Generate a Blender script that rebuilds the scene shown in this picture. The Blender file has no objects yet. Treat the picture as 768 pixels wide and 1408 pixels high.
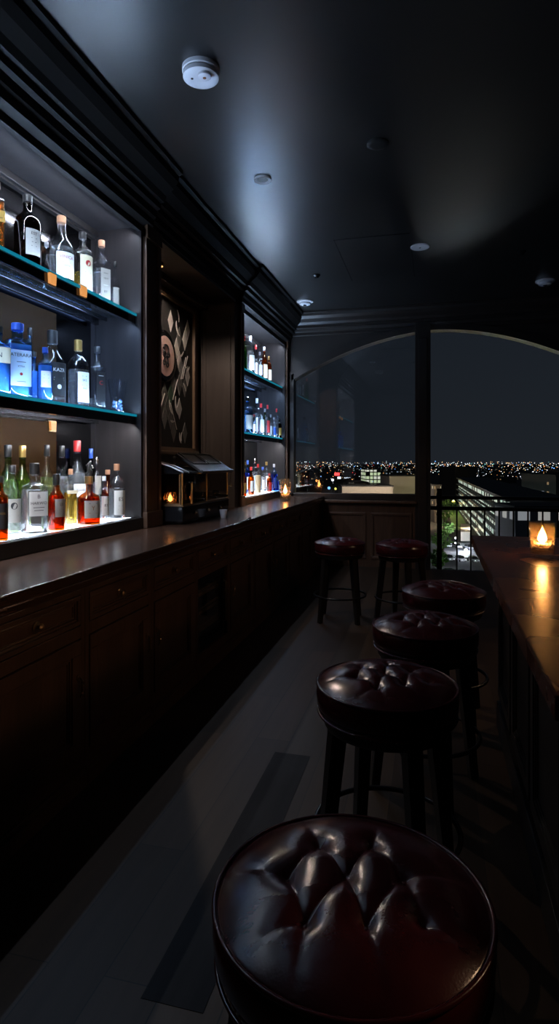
import bpy, bmesh, math, random
from mathutils import Vector, Matrix
random.seed(11)
S = bpy.context.scene
COL = S.collection
PI = math.pi
rad = math.radians

# ------------------------------------------------------------------ camera
F = 820.0
YAW = math.atan((595 - 384) / F)
HOR, EYE = 636.0, 1.25
ST, CT = math.sin(YAW), math.cos(YAW)

def depth_pt(px, py, D):
    """point seen at pixel px,py at distance D along the camera axis"""
    xc = (px - 384) / F * D
    return Vector((xc * CT - D * ST, xc * ST + D * CT, EYE - (py - HOR) / F * D))
def at_h(px, py, h):
    return depth_pt(px, py, (EYE - h) * F / (py - HOR))
def at_X(px, X):
    a = YAW + math.atan((384 - px) / F)
    Y = -X / math.tan(a)
    return Y
def dep(X, Y):
    return Y * CT - X * ST

cd = bpy.data.cameras.new('camera')
cam = bpy.data.objects.new('camera', cd); COL.objects.link(cam)
cam.location = (0, 0, EYE)
cam.rotation_euler = (PI / 2, 0, YAW)
cd.sensor_fit = 'VERTICAL'; cd.sensor_height = 36; cd.lens = F / 1408 * 36
cd.shift_y = -(704 - HOR) / 1408
cd.clip_start = 0.02; cd.clip_end = 30000
S.camera = cam
S.view_settings.view_transform = 'Standard'
S.view_settings.look = 'None'
S.view_settings.gamma = 1
S.view_settings.exposure = 0.0
S.view_settings.use_curve_mapping = False
try:
    S.cycles.use_denoising = True
    S.cycles.max_bounces = 10
    S.cycles.transmission_bounces = 10
    S.cycles.transparent_max_bounces = 24
    S.cycles.sample_clamp_indirect = 6
except Exception:
    pass

# ------------------------------------------------------------------ materials
def newmat(name):
    m = bpy.data.materials.new(name); m.use_nodes = True
    nt = m.node_tree
    b = nt.nodes.get('Principled BSDF')
    return m, nt, b
def lk(nt, a, b): nt.links.new(a, b)
def node(nt, t, **kw):
    n = nt.nodes.new(t)
    for k, v in kw.items():
        if k in n.inputs: n.inputs[k].default_value = v
        else: setattr(n, k, v)
    return n
def plain(name, col, rough=.5, metal=0., spec=.5, bump=0., bscale=60., var=0.15, vscale=8., coat=0.):
    m, nt, b = newmat(name)
    b.inputs['Roughness'].default_value = rough
    b.inputs['Metallic'].default_value = metal
    b.inputs['Specular IOR Level'].default_value = spec
    b.inputs['Coat Weight'].default_value = coat
    tc = node(nt, 'ShaderNodeTexCoord')
    nz = node(nt, 'ShaderNodeTexNoise', Scale=vscale, Detail=5.0)
    lk(nt, tc.outputs['Object'], nz.inputs['Vector'])
    mx = node(nt, 'ShaderNodeMix', data_type='RGBA')
    mx.inputs[6].default_value = (*[c * (1 - var) for c in col], 1)
    mx.inputs[7].default_value = (*[min(1, c * (1 + var)) for c in col], 1)
    lk(nt, nz.outputs['Fac'], mx.inputs[0]); lk(nt, mx.outputs[2], b.inputs['Base Color'])
    if bump:
        n2 = node(nt, 'ShaderNodeTexNoise', Scale=bscale, Detail=4.0)
        lk(nt, tc.outputs['Object'], n2.inputs['Vector'])
        bp = node(nt, 'ShaderNodeBump', Strength=bump, Distance=.01)
        lk(nt, n2.outputs['Fac'], bp.inputs['Height']); lk(nt, bp.outputs['Normal'], b.inputs['Normal'])
    return m
def wood(name, c1, c2, rough=.35, axis=1, scale=1., bump=.08, spec=.5, rvar=.1):
    m, nt, b = newmat(name)
    tc = node(nt, 'ShaderNodeTexCoord')
    mp = node(nt, 'ShaderNodeMapping')
    sc = [22 * scale] * 3; sc[axis] = 1.6 * scale
    mp.inputs['Scale'].default_value = sc
    lk(nt, tc.outputs['Object'], mp.inputs['Vector'])
    nz = node(nt, 'ShaderNodeTexNoise', Scale=1.0, Detail=7.0, Distortion=.6, Roughness=.62)
    lk(nt, mp.outputs[0], nz.inputs['Vector'])
    rp = node(nt, 'ShaderNodeValToRGB')
    rp.color_ramp.elements[0].position = .32; rp.color_ramp.elements[0].color = (*c1, 1)
    rp.color_ramp.elements[1].position = .7; rp.color_ramp.elements[1].color = (*c2, 1)
    lk(nt, nz.outputs['Fac'], rp.inputs[0]); lk(nt, rp.outputs[0], b.inputs['Base Color'])
    n3 = node(nt, 'ShaderNodeTexNoise', Scale=3.0, Detail=3.0)
    lk(nt, tc.outputs['Object'], n3.inputs['Vector'])
    mr = node(nt, 'ShaderNodeMapRange'); mr.inputs[3].default_value = rough - rvar; mr.inputs[4].default_value = rough + rvar
    lk(nt, n3.outputs['Fac'], mr.inputs[0]); lk(nt, mr.outputs[0], b.inputs['Roughness'])
    b.inputs['Specular IOR Level'].default_value = spec
    bp = node(nt, 'ShaderNodeBump', Strength=bump, Distance=.004)
    lk(nt, nz.outputs['Fac'], bp.inputs['Height']); lk(nt, bp.outputs['Normal'], b.inputs['Normal'])
    return m
def emit(name, col, strength):
    m, nt, b = newmat(name)
    b.inputs['Base Color'].default_value = (*[c * .1 for c in col], 1)
    b.inputs['Emission Color'].default_value = (*col, 1)
    b.inputs['Emission Strength'].default_value = strength
    return m
def shell(name, tint=(1, 1, 1), rough=.01, ior=1.45, boost=1.0):
    """thin clear glass: see-through plus a fresnel mirror layer"""
    m, nt, b = newmat(name)
    nt.nodes.remove(b)
    out = nt.nodes['Material Output']
    tr = node(nt, 'ShaderNodeBsdfTransparent'); tr.inputs[0].default_value = (*tint, 1)
    gl = node(nt, 'ShaderNodeBsdfGlossy'); gl.inputs['Roughness'].default_value = rough
    lw = node(nt, 'ShaderNodeLayerWeight'); lw.inputs['Blend'].default_value = .5
    pw = node(nt, 'ShaderNodeMath', operation='POWER'); pw.inputs[1].default_value = 4.0
    lk(nt, lw.outputs['Facing'], pw.inputs[0])
    mu = node(nt, 'ShaderNodeMath', operation='MULTIPLY_ADD'); mu.inputs[1].default_value = .85 * boost; mu.inputs[2].default_value = .05 * boost; mu.use_clamp = True
    lk(nt, pw.outputs[0], mu.inputs[0])
    mx = node(nt, 'ShaderNodeMixShader')
    lk(nt, mu.outputs[0], mx.inputs[0]); lk(nt, tr.outputs[0], mx.inputs[1]); lk(nt, gl.outputs[0], mx.inputs[2])
    lk(nt, mx.outputs[0], out.inputs['Surface'])
    return m
def liquid(name, col, ior=1.36, rough=0., tw=.92):
    m, nt, b = newmat(name)
    b.inputs['Base Color'].default_value = (*col, 1)
    b.inputs['Transmission Weight'].default_value = tw
    b.inputs['IOR'].default_value = ior
    b.inputs['Roughness'].default_value = rough
    return m

M = {}
M['wood'] = wood('dark_walnut', (.042, .022, .013), (.085, .045, .027), .33, 2)
M['wood_y'] = wood('dark_walnut_lengthwise', (.045, .023, .013), (.090, .048, .028), .33, 1)
M['wood_top'] = wood('polished_walnut_worktop', (.026, .013, .008), (.055, .027, .017), .22, 1, 1., .10, .6, .05)
M['wood_bar'] = wood('polished_mahogany_bar_top', (.045, .016, .009), (.085, .030, .015), .27, 1, .8, .12, .5, .07)
M['black_wood'] = wood('black_stained_wood', (.006, .005, .0045), (.013, .010, .008), .38, 2)
M['side'] = wood('grey_brown_shelf_lining', (.010, .0082, .0084), (.018, .0148, .015), .5, 2, .7, .05, .22)
M['trim'] = wood('dark_trim', (.013, .010, .009), (.022, .017, .015), .36, 1)
M['crown'] = wood('crown_black_brown', (.004, .0033, .003), (.007, .0058, .0052), .5, 1, 1., .08, .12)
M['cheek'] = wood('brown_niche_panel', (.045, .036, .032), (.07, .056, .050), .42, 2, .7, .05, .3)
M['wall'] = plain('dark_wall_paint', (.016, .012, .010), .5, bump=.05)
M['bronze'] = plain('aged_bronze', (.30, .20, .11), .3, 1., var=.3, vscale=60)
M['brass'] = plain('brass', (.55, .36, .16), .28, 1., var=.2)
M['steel'] = plain('dark_steel', (.35, .33, .31), .28, 1.)
M['black_metal'] = plain('black_metal', (.012, .012, .013), .3, .6)
M['chrome'] = plain('chrome', (.75, .73, .7), .12, 1., var=.05)
M['black_gloss'] = plain('black_gloss', (.008, .008, .009), .12)
M['white_plastic'] = plain('white_plastic', (.62, .62, .66), .4, var=.03)
M['grey_plastic'] = plain('grey_plastic', (.2, .2, .21), .4, var=.03)
M['black_plastic'] = plain('black_plastic', (.01, .01, .01), .4)
M['paper_white'] = plain('white_label_paper', (.75, .75, .74), .6, var=.05)
M['paper_cream'] = plain('cream_label_paper', (.66, .58, .42), .6, var=.06)
M['paper_grey'] = plain('grey_label_paper', (.32, .30, .27), .6, var=.1)
M['paper_blue'] = plain('pale_blue_label', (.55, .72, .92), .55, var=.05)
M['paper_black'] = plain('black_label_paper', (.015, .015, .017), .5)
M['paper_gold'] = plain('gold_label', (.55, .33, .08), .4, .3)
M['ink'] = plain('black_ink', (.012, .012, .016), .6)
M['ink_red'] = plain('red_ink', (.40, .02, .02), .6)
M['ink_white'] = plain('white_ink', (.65, .65, .65), .6)
M['ink_brown'] = plain('brown_ink', (.20, .07, .02), .6)
M['cork'] = plain('cork', (.36, .17, .09), .8, bump=.3, bscale=300)
M['cap_red'] = plain('red_cap', (.45, .02, .02), .35)
M['cap_blue'] = plain('blue_cap', (.03, .08, .35), .35)
M['cap_gold'] = plain('gold_cap', (.6, .38, .12), .3, .8)
M['wax'] = plain('white_wax', (.75, .68, .55), .5)
M['glass'] = shell('clear_bottle_glass', (.97, .985, 1.), .01, 1.5)
M['glass_amber'] = shell('amber_bottle_glass', (.8, .32, .06), .01, 1.5)
M['glass_dark'] = shell('dark_brown_bottle_glass', (.16, .08, .04), .01, 1.5)
M['glass_blue'] = shell('blue_bottle_glass', (.50, .74, 1.), .01, 1.5)
M['glass_green'] = shell('green_bottle_glass', (.55, .7, .35), .01, 1.5)
M['glass_gold'] = shell('warm_votive_glass', (1., .93, .85), .02, 1.5)
def haze_glass(m, f):
    nt = m.node_tree; out = nt.nodes['Material Output']; src = out.inputs['Surface'].links[0].from_socket
    tl = nt.nodes.new('ShaderNodeBsdfTranslucent'); tl.inputs[0].default_value = (1., .72, .45, 1)
    mx = nt.nodes.new('ShaderNodeMixShader'); mx.inputs[0].default_value = f
    nt.links.new(src, mx.inputs[1]); nt.links.new(tl.outputs[0], mx.inputs[2]); nt.links.new(mx.outputs[0], out.inputs['Surface'])
haze_glass(M['glass_gold'], .028)
M['cup_glass'] = shell('frosted_cup_glass', (1., .9, .8), .05)
haze_glass(M['cup_glass'], .45)
M['pane'] = shell('window_glass', (.93, .95, .97), .0, 1.5, 1.8)
M['pane_smoke'] = shell('smoky_machine_glass', (.6, .55, .5), .05, 1.5)
M['shelf_glass'] = shell('shelf_glass', (.80, .90, .95), .03, 1.5, 1.2)
M['water'] = liquid('clear_spirit', (.97, .985, 1.))
M['l_amber'] = liquid('amber_spirit', (.78, .22, .03))
M['l_red'] = liquid('red_amber_spirit', (.75, .10, .02))
M['l_yellow'] = liquid('yellow_spirit', (.95, .62, .10))
M['l_brown'] = liquid('dark_brown_spirit', (.10, .035, .012))
M['l_blue'] = liquid('blue_spirit', (.30, .58, 1.), tw=.55)
M['l_deepblue'] = liquid('deep_blue_spirit', (.08, .15, .85))
M['l_green'] = liquid('green_spirit', (.12, .62, .18))
M['l_cream'] = plain('cream_liqueur', (.75, .60, .36), .4)
M['l_olive'] = liquid('olive_spirit', (.62, .68, .25))
M['flame'] = emit('candle_flame', (1., .50, .16), 90)
M['flame2'] = emit('small_candle_flame', (1., .42, .12), 22)
M['edge'] = emit('edge_lit_glass', (.01, .40, .60), .45)
M['led_white'] = emit('white_led_panel', (.75, .86, 1.), 4.5)
M['led_blue'] = emit('blue_led_strip', (.25, .48, 1.), 8.0)
M['amber_glow'] = emit('amber_glow_surface', (1., .42, .12), .75)  # glow of the painted reflections and of the niche downlight lens
M['ember'] = emit('fill_lamp_bulb', (1., .55, .25), 4)

def leather():
    m, nt, b = newmat('oxblood_leather')
    tc = node(nt, 'ShaderNodeTexCoord')
    nz = node(nt, 'ShaderNodeTexNoise', Scale=9.0, Detail=6.0)
    lk(nt, tc.outputs['Object'], nz.inputs['Vector'])
    rp = node(nt, 'ShaderNodeValToRGB')
    rp.color_ramp.elements[0].position = .3; rp.color_ramp.elements[0].color = (.024, .0032, .0045, 1)
    rp.color_ramp.elements[1].position = .75; rp.color_ramp.elements[1].color = (.058, .0075, .009, 1)
    lk(nt, nz.outputs['Fac'], rp.inputs[0]); lk(nt, rp.outputs[0], b.inputs['Base Color'])
    mr = node(nt, 'ShaderNodeMapRange'); mr.inputs[3].default_value = .16; mr.inputs[4].default_value = .30
    lk(nt, nz.outputs['Fac'], mr.inputs[0]); lk(nt, mr.outputs[0], b.inputs['Roughness'])
    vo = node(nt, 'ShaderNodeTexVoronoi', Scale=260.0)
    lk(nt, tc.outputs['Object'], vo.inputs['Vector'])
    bp = node(nt, 'ShaderNodeBump', Strength=.06, Distance=.002)
    lk(nt, vo.outputs['Distance'], bp.inputs['Height'])
    n2 = node(nt, 'ShaderNodeTexNoise', Scale=26.0, Detail=3.0)
    lk(nt, tc.outputs['Object'], n2.inputs['Vector'])
    b2 = node(nt, 'ShaderNodeBump', Strength=.08, Distance=.006)
    lk(nt, n2.outputs['Fac'], b2.inputs['Height']); lk(nt, bp.outputs['Normal'], b2.inputs['Normal'])
    lk(nt, b2.outputs['Normal'], b.inputs['Normal'])
    return m
M['leather'] = leather()

def ceiling_mat():
    m, nt, b = newmat('glossy_dark_ceiling_paint')
    tc = node(nt, 'ShaderNodeTexCoord')
    nz = node(nt, 'ShaderNodeTexNoise', Scale=1.3, Detail=6.0, Roughness=.6, Distortion=.8)
    lk(nt, tc.outputs['Object'], nz.inputs['Vector'])
    mx = node(nt, 'ShaderNodeMix', data_type='RGBA')
    mx.inputs[6].default_value = (.008, .0075, .0075, 1); mx.inputs[7].default_value = (.016, .0145, .014, 1)
    b.inputs['Specular IOR Level'].default_value = .85
    lk(nt, nz.outputs['Fac'], mx.inputs[0]); lk(nt, mx.outputs[2], b.inputs['Base Color'])
    mr = node(nt, 'ShaderNodeMapRange'); mr.inputs[1].default_value = .3; mr.inputs[2].default_value = .7
    mr.inputs[3].default_value = .29; mr.inputs[4].default_value = .34
    lk(nt, nz.outputs['Fac'], mr.inputs[0]); lk(nt, mr.outputs[0], b.inputs['Roughness'])
    n2 = node(nt, 'ShaderNodeTexNoise', Scale=5.0, Detail=4.0)
    lk(nt, tc.outputs['Object'], n2.inputs['Vector'])
    bp = node(nt, 'ShaderNodeBump', Strength=.05, Distance=.01)
    lk(nt, n2.outputs['Fac'], bp.inputs['Height']); lk(nt, bp.outputs['Normal'], b.inputs['Normal'])
    return m
M['ceiling'] = ceiling_mat()

def floor_mat():
    m, nt, b = newmat('dark_floorboards')
    tc = node(nt, 'ShaderNodeTexCoord')
    mp = node(nt, 'ShaderNodeMapping')
    mp.inputs['Rotation'].default_value = (0, 0, PI / 2)
    lk(nt, tc.outputs['Object'], mp.inputs['Vector'])
    br = node(nt, 'ShaderNodeTexBrick')
    br.offset = .37; br.offset_frequency = 2
    br.inputs['Color1'].default_value = (.017, .0100, .0055, 1)
    br.inputs['Color2'].default_value = (.037, .022, .0125, 1)
    br.inputs['Mortar'].default_value = (.008, .006, .005, 1)
    br.inputs['Scale'].default_value = 1.0
    br.inputs['Mortar Size'].default_value = .0018
    br.inputs['Bias'].default_value = 0
    br.inputs['Brick Width'].default_value = 1.3
    br.inputs['Row Height'].default_value = .155
    lk(nt, mp.outputs[0], br.inputs['Vector'])
    m2 = node(nt, 'ShaderNodeMapping'); m2.inputs['Scale'].default_value = (30, 1.5, 1)
    lk(nt, tc.outputs['Object'], m2.inputs['Vector'])
    nz = node(nt, 'ShaderNodeTexNoise', Scale=1.0, Detail=7.0, Distortion=.7)
    lk(nt, m2.outputs[0], nz.inputs['Vector'])
    rp = node(nt, 'ShaderNodeValToRGB')
    rp.color_ramp.elements[0].color = (.55, .55, .55, 1); rp.color_ramp.elements[1].color = (1.35, 1.3, 1.25, 1)
    lk(nt, nz.outputs['Fac'], rp.inputs[0])
    mu = node(nt, 'ShaderNodeMix', data_type='RGBA', blend_type='MULTIPLY'); mu.inputs[0].default_value = 1
    lk(nt, br.outputs['Color'], mu.inputs[6]); lk(nt, rp.outputs[0], mu.inputs[7])
    lk(nt, mu.outputs[2], b.inputs['Base Color'])
    b.inputs['Roughness'].default_value = .5; b.inputs['Specular IOR Level'].default_value = .2
    bp = node(nt, 'ShaderNodeBump', Strength=.15, Distance=.003)
    lk(nt, nz.outputs['Fac'], bp.inputs['Height']); lk(nt, bp.outputs['Normal'], b.inputs['Normal'])
    return m
M['floor'] = floor_mat()
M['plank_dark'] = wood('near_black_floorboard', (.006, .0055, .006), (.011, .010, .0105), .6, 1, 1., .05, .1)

# ------------------------------------------------------------------ mesh builder
class MB:
    def __init__(self): self.v = []; self.f = []
    def add(self, vs, fs):
        n = len(self.v); self.v += [tuple(p) for p in vs]; self.f += [tuple(i + n for i in f) for f in fs]; return self
    def box(self, x0, x1, y0, y1, z0, z1, bev=0.):
        if bev:
            bm = bmesh.new(); bmesh.ops.create_cube(bm, size=1)
            for p in bm.verts:
                p.co = Vector(((x0 + x1) / 2 + p.co.x * (x1 - x0), (y0 + y1) / 2 + p.co.y * (y1 - y0), (z0 + z1) / 2 + p.co.z * (z1 - z0)))
            bmesh.ops.bevel(bm, geom=bm.edges[:] , offset=bev, segments=2, affect='EDGES', profile=.6)
            self.bm(bm); bm.free(); return self
        vs = [(x, y, z) for x in (x0, x1) for y in (y0, y1) for z in (z0, z1)]
        return self.add(vs, [(0, 1, 3, 2), (4, 6, 7, 5), (0, 4, 5, 1), (2, 3, 7, 6), (0, 2, 6, 4), (1, 5, 7, 3)])
    def bm(self, bm):
        bm.verts.index_update(); n = len(self.v)
        self.v += [tuple(p.co) for p in bm.verts]
        self.f += [tuple(q.index + n for q in f.verts) for f in bm.faces]; return self
    def lathe(self, prof, seg=32, c=(0, 0, 0), n=2., sx=1., sy=1., cap=True):
        """prof: list of (r,z)"""
        rings = []
        vs = []
        for r, z in prof:
            for k in range(seg):
                a = 2 * PI * k / seg
                rr = r / (abs(math.cos(a)) ** n + abs(math.sin(a)) ** n) ** (1 / n) if not isinstance(r, tuple) else 0
                vs.append((c[0] + rr * math.cos(a) * sx, c[1] + rr * math.sin(a) * sy, c[2] + z))
        fs = []
        for i in range(len(prof) - 1):
            for k in range(seg):
                k2 = (k + 1) % seg
                fs.append((i * seg + k, i * seg + k2, (i + 1) * seg + k2, (i + 1) * seg + k))
        if cap:
            fs.append(tuple(reversed(range(seg))))
            fs.append(tuple((len(prof) - 1) * seg + k for k in range(seg)))
        return self.add(vs, fs)
    def lathe_n(self, prof, seg=40, c=(0, 0, 0)):
        """prof: (r,z,n) with the cross section exponent per ring"""
        vs = []
        for r, z, n in prof:
            for k in range(seg):
                a = 2 * PI * (k + .5) / seg
                rr = r / (abs(math.cos(a)) ** n + abs(math.sin(a)) ** n) ** (1 / n)
                vs.append((c[0] + rr * math.cos(a), c[1] + rr * math.sin(a), c[2] + z))
        fs = []
        for i in range(len(prof) - 1):
            for k in range(seg):
                k2 = (k + 1) % seg
                fs.append((i * seg + k, i * seg + k2, (i + 1) * seg + k2, (i + 1) * seg + k))
        fs.append(tuple(reversed(range(seg)))); fs.append(tuple((len(prof) - 1) * seg + k for k in range(seg)))
        return self.add(vs, fs)
    def tube(self, pts, r, seg=10, closed=False):
        pts = [Vector(p) for p in pts]; n = len(pts); vs = []; fs = []
        up = Vector((0, 0, 1)); prev = None
        for i, p in enumerate(pts):
            if closed: t = pts[(i + 1) % n] - pts[i - 1]
            else: t = pts[min(i + 1, n - 1)] - pts[max(i - 1, 0)]
            t.normalize()
            if prev is None:
                a = up if abs(t.z) < .9 else Vector((1, 0, 0))
                u = t.cross(a).normalized()
            else:
                u = (prev - t * prev.dot(t)).normalized()
            prev = u; w = t.cross(u)
            rr = r[i] if isinstance(r, (list, tuple)) else r
            for k in range(seg):
                an = 2 * PI * k / seg
                vs.append(p + (u * math.cos(an) + w * math.sin(an)) * rr)
        m = n if closed else n - 1
        for i in range(m):
            j = (i + 1) % n
            for k in range(seg):
                k2 = (k + 1) % seg
                fs.append((i * seg + k, i * seg + k2, j * seg + k2, j * seg + k))
        if not closed:
            fs.append(tuple(reversed(range(seg)))); fs.append(tuple((n - 1) * seg + k for k in range(seg)))
        return self.add(vs, fs)
    def ring(self, R, r, z, seg=48, c=(0, 0), s2=8):
        return self.tube([(c[0] + R * math.cos(2 * PI * k / seg), c[1] + R * math.sin(2 * PI * k / seg), z) for k in range(seg)], r, s2, True)
    def prism(self, poly, axis, a0, a1):
        """extrude a 2D polygon along an axis; poly coordinates are the other two axes in order"""
        def P(p, a):
            if axis == 'y': return (p[0], a, p[1])
            if axis == 'x': return (a, p[0], p[1])
            return (p[0], p[1], a)
        n = len(poly); vs = [P(p, a0) for p in poly] + [P(p, a1) for p in poly]
        fs = [tuple(range(n)), tuple(reversed(range(n, 2 * n)))]
        for i in range(n):
            j = (i + 1) % n; fs.append((i, i + n, j + n, j))
        return self.add(vs, fs)
    def sphere(self, c, r, seg=16, rings=10, sz=1.):
        prof = [(max(1e-5, r * math.sin(PI * i / rings)), -r * sz * math.cos(PI * i / rings)) for i in range(rings + 1)]
        return self.lathe(prof, seg, c)
    def xf(self, mat):
        self.v = [tuple(mat @ Vector(p)) for p in self.v]; return self
    def build(self, name, mat, parent=None, smooth=None, angle=40):
        me = bpy.data.meshes.new(name); me.from_pydata(self.v, [], self.f)
        bm = bmesh.new(); bm.from_mesh(me); bmesh.ops.recalc_face_normals(bm, faces=bm.faces[:])
        if smooth:
            for f in bm.faces: f.smooth = True
            for e in bm.edges:
                if len(e.link_faces) == 2 and e.calc_face_angle(0) > rad(angle): e.smooth = False
        bm.to_mesh(me); bm.free()
        for mm in (mat if isinstance(mat, (list, tuple)) else [mat]): me.materials.append(mm if not isinstance(mm, str) else M[mm])
        o = bpy.data.objects.new(name, me); COL.objects.link(o)
        if parent: o.parent = parent
        return o

def thing(name, label, cat, loc=(0, 0, 0), rz=0., group=None):
    o = bpy.data.objects.new(name, None); COL.objects.link(o)
    o.location = loc; o.rotation_euler = (0, 0, rz); o.empty_display_size = .05
    o['label'] = label; o['category'] = cat
    if group: o['group'] = group
    return o
def tag(o, label, cat, group=None, kind=None):
    o['label'] = label; o['category'] = cat
    if group: o['group'] = group
    if kind: o['kind'] = kind
    return o
def struct(name, mb, mat, label=None, smooth=None):
    o = mb.build(name, mat, smooth=smooth); o['kind'] = 'structure'
    return o
def copy_tree(o, parent=None):
    c = o.copy(); COL.objects.link(c)
    if parent: c.parent = parent
    for ch in list(o.children):
        if ch.name != c.name: copy_tree(ch, c)
    return c

# ------------------------------------------------------------------ key dimensions
CEIL = 3.07
XF, XB, XG = -1.75, -2.10, -1.785        # shelf fronts, back panel, glass front edge
XC, XCF = -1.28, -1.305                  # worktop edge, cabinet faces
HC = .84
LEDGE, MID, TOP, SOFF = .911, 1.548, 2.173, 2.713
U1 = (.75, 3.39); P1 = (3.39, 3.60); NI = (3.60, 5.16); P2 = (5.16, 5.38); U2 = (5.38, 7.09)
YW = 7.22

# ------------------------------------------------------------------ room shell
struct('floor', MB().box(-2.3, 2.6, -1.6, YW, -.08, 0), M['floor'])
# near-black board let into the floor between the cabinets and the stools
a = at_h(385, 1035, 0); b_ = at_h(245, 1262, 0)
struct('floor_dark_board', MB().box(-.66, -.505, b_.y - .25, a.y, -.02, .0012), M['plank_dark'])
struct('ceiling', MB().box(-2.3, 2.6, -1.6, YW + .14, CEIL, CEIL + .1), M['ceiling'])
struct('wall_left', MB().box(-2.3, XB - .02, -1.6, YW + .14, -.08, CEIL), M['wall'])
struct('wall_back', MB().box(-2.3, 2.6, -1.7, -1.6, -.08, CEIL), M['wall'])
struct('wall_right', MB().box(1.22, 1.36, -1.6, 5.4, -.08, CEIL), M['wall'])
struct('wall_alcove', MB().box(2.5, 2.6, 5.4, YW + .14, -.08, CEIL), M['wall'])
# far wall with the big arched opening
AX, AZ = .05, 2.80
def arch_z(x):
    d = abs(x - AX) / .93
    return AZ - .93 * .18 * d ** 1.85
def arch_wall(y0, y1, x0, x1, ztop, off=0.):
    mb = MB(); n = 48
    xs = [x0 + (x1 - x0) * i / n for i in range(n + 1)]
    for i in range(n):
        p = [(xs[i], arch_z(xs[i]) + off), (xs[i + 1], arch_z(xs[i + 1]) + off), (xs[i + 1], ztop if ztop else arch_z(xs[i + 1])), (xs[i], ztop if ztop else arch_z(xs[i]))]
        mb.add([(x, y, z) for y in (y0, y1) for x, z in p], [(0, 1, 2, 3), (7, 6, 5, 4), (0, 4, 5, 1), (3, 2, 6, 7)] + ([(0, 3, 7, 4)] if i == 0 else []) + ([(1, 5, 6, 2)] if i == n - 1 else []))
    return mb
WL, WM0, WM1, WR = -1.70, -.205, -.028, 2.0
mb = arch_wall(YW, YW + .14, WL, WR, CEIL)
mb.box(-2.12, WL, YW, YW + .14, 0, CEIL).box(WR, 2.5, YW, YW + .14, 0, CEIL)
mb.box(WL, WM1, YW, YW + .14, 0, .80)
struct('wall_far', mb, M['wall'])
struct('window_1_arch_frame', arch_wall(YW - .03, YW + .0, WL - .06, WR + .05, None, -.0).box(0, 0, 0, 0, 0, 0) if False else arch_wall(YW - .03, YW, WL, WR, None, .075), M['trim'], smooth=True)
w1 = MB().box(WL, WM0, YW - .03, YW + .10, .80, .875, .006)
w1.box(WL - .05, WL + .03, YW - .03, YW + .10, .80, 2.36)
struct('window_1_sash', w1, M['trim'])
struct('window_1_mullion', MB().box(WM0, WM1, YW - .06, YW + .12, 0, arch_z(-.1) + .08, .006).box(WM0 + .04, WM1 - .04, YW - .075, YW - .05, .05, 2.7, .004), M['trim'])
struct('window_1_sill', MB().box(-1.30, WM0 + .02, YW - .10, YW, .765, .80, .008), M['wood'])
struct('window_1', MB().box(WL, WM0, YW + .04, YW + .048, .87, 2.80), M['pane'])
# panelling below the window
mb = MB().box(-1.3, WM0, YW - .03, YW, 0, .765)
for x0, x1 in ((-1.26, -.78), (-.72, -.24)):
    mb.box(x0, x1, YW - .045, YW - .03, .62, .65, .004).box(x0, x1, YW - .045, YW - .03, .10, .13, .004)
    mb.box(x0, x0 + .03, YW - .045, YW - .03, .13, .62, .004).box(x1 - .03, x1, YW - .045, YW - .03, .13, .62, .004)
struct('trim_2', mb, M['wood'])
struct('baseboard_right', MB().box(1.19, 1.22, -1.6, 5.4, 0, .14, .004), M['trim'])

def crown_profile(s=1.):
    # (out, down) from ceiling/wall corner
    return [(0, 0), (.21, 0), (.21, -.025), (.185, -.035), (.18, -.07), (.15, -.11), (.10, -.15), (.085, -.185), (.06, -.19), (.06, -.225), (.035, -.235), (.03, -.275), (.015, -.29), (.015, -.33), (0, -.345)]
def crown_y(xf, y0, y1, out=0.):
    return MB().prism([(xf + (o + out if i not in (0, 14) else 0), CEIL + d) for i, (o, d) in enumerate(crown_profile())], 'y', y0, y1)
struct('trim_3', crown_y(XF, -1.6, P1[0] + .06, .03).box(XB, XF, -1.6, P1[0] + .06, SOFF + .02, CEIL), M['crown'])
struct('trim_4', crown_y(XF, P1[0] + .06, P2[0] + .10, 0).box(XB, XF, P1[0] + .06, P2[0] + .10, SOFF + .02, CEIL), M['crown'])
struct('trim_5', crown_y(XF, P2[0] + .10, YW, .03).box(XB, XF, P2[0] + .10, YW, SOFF + .02, CEIL), M['crown'])
mb = MB().prism([(YW - o, CEIL + d * .75) for o, d in crown_profile()], 'x', XF, 2.5)
struct('trim_6', mb, M['trim'])
mb = MB().prism([(1.22 - o, CEIL + d * .8) for o, d in crown_profile()], 'y', -1.6, 5.42)
struct('trim_7', mb, M['trim'])
# pilasters and niche
def pilaster(name, y0, y1, xf=XF + .012):
    mb = MB().box(XB, xf, y0, y1, HC, SOFF + .03)
    mb.box(xf - .01, xf + .012, y0, y0 + .035, HC + .10, SOFF, .004).box(xf - .01, xf + .012, y1 - .035, y1, HC + .10, SOFF, .004)
    mb.box(XB, xf + .02, y0 - .006, y1 + .006, HC, HC + .10, .006)
    mb.box(XB, xf + .02, y0 - .0, y1 + .0, SOFF - .06, SOFF + .03, .006)
    return struct(name, mb, M['wood'])
pilaster('trim_8_pilaster', *P1)
pilaster('trim_9_pilaster', P2[0] + .12, P2[1])
pilaster('trim_10_pilaster', U2[1], YW)
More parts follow.
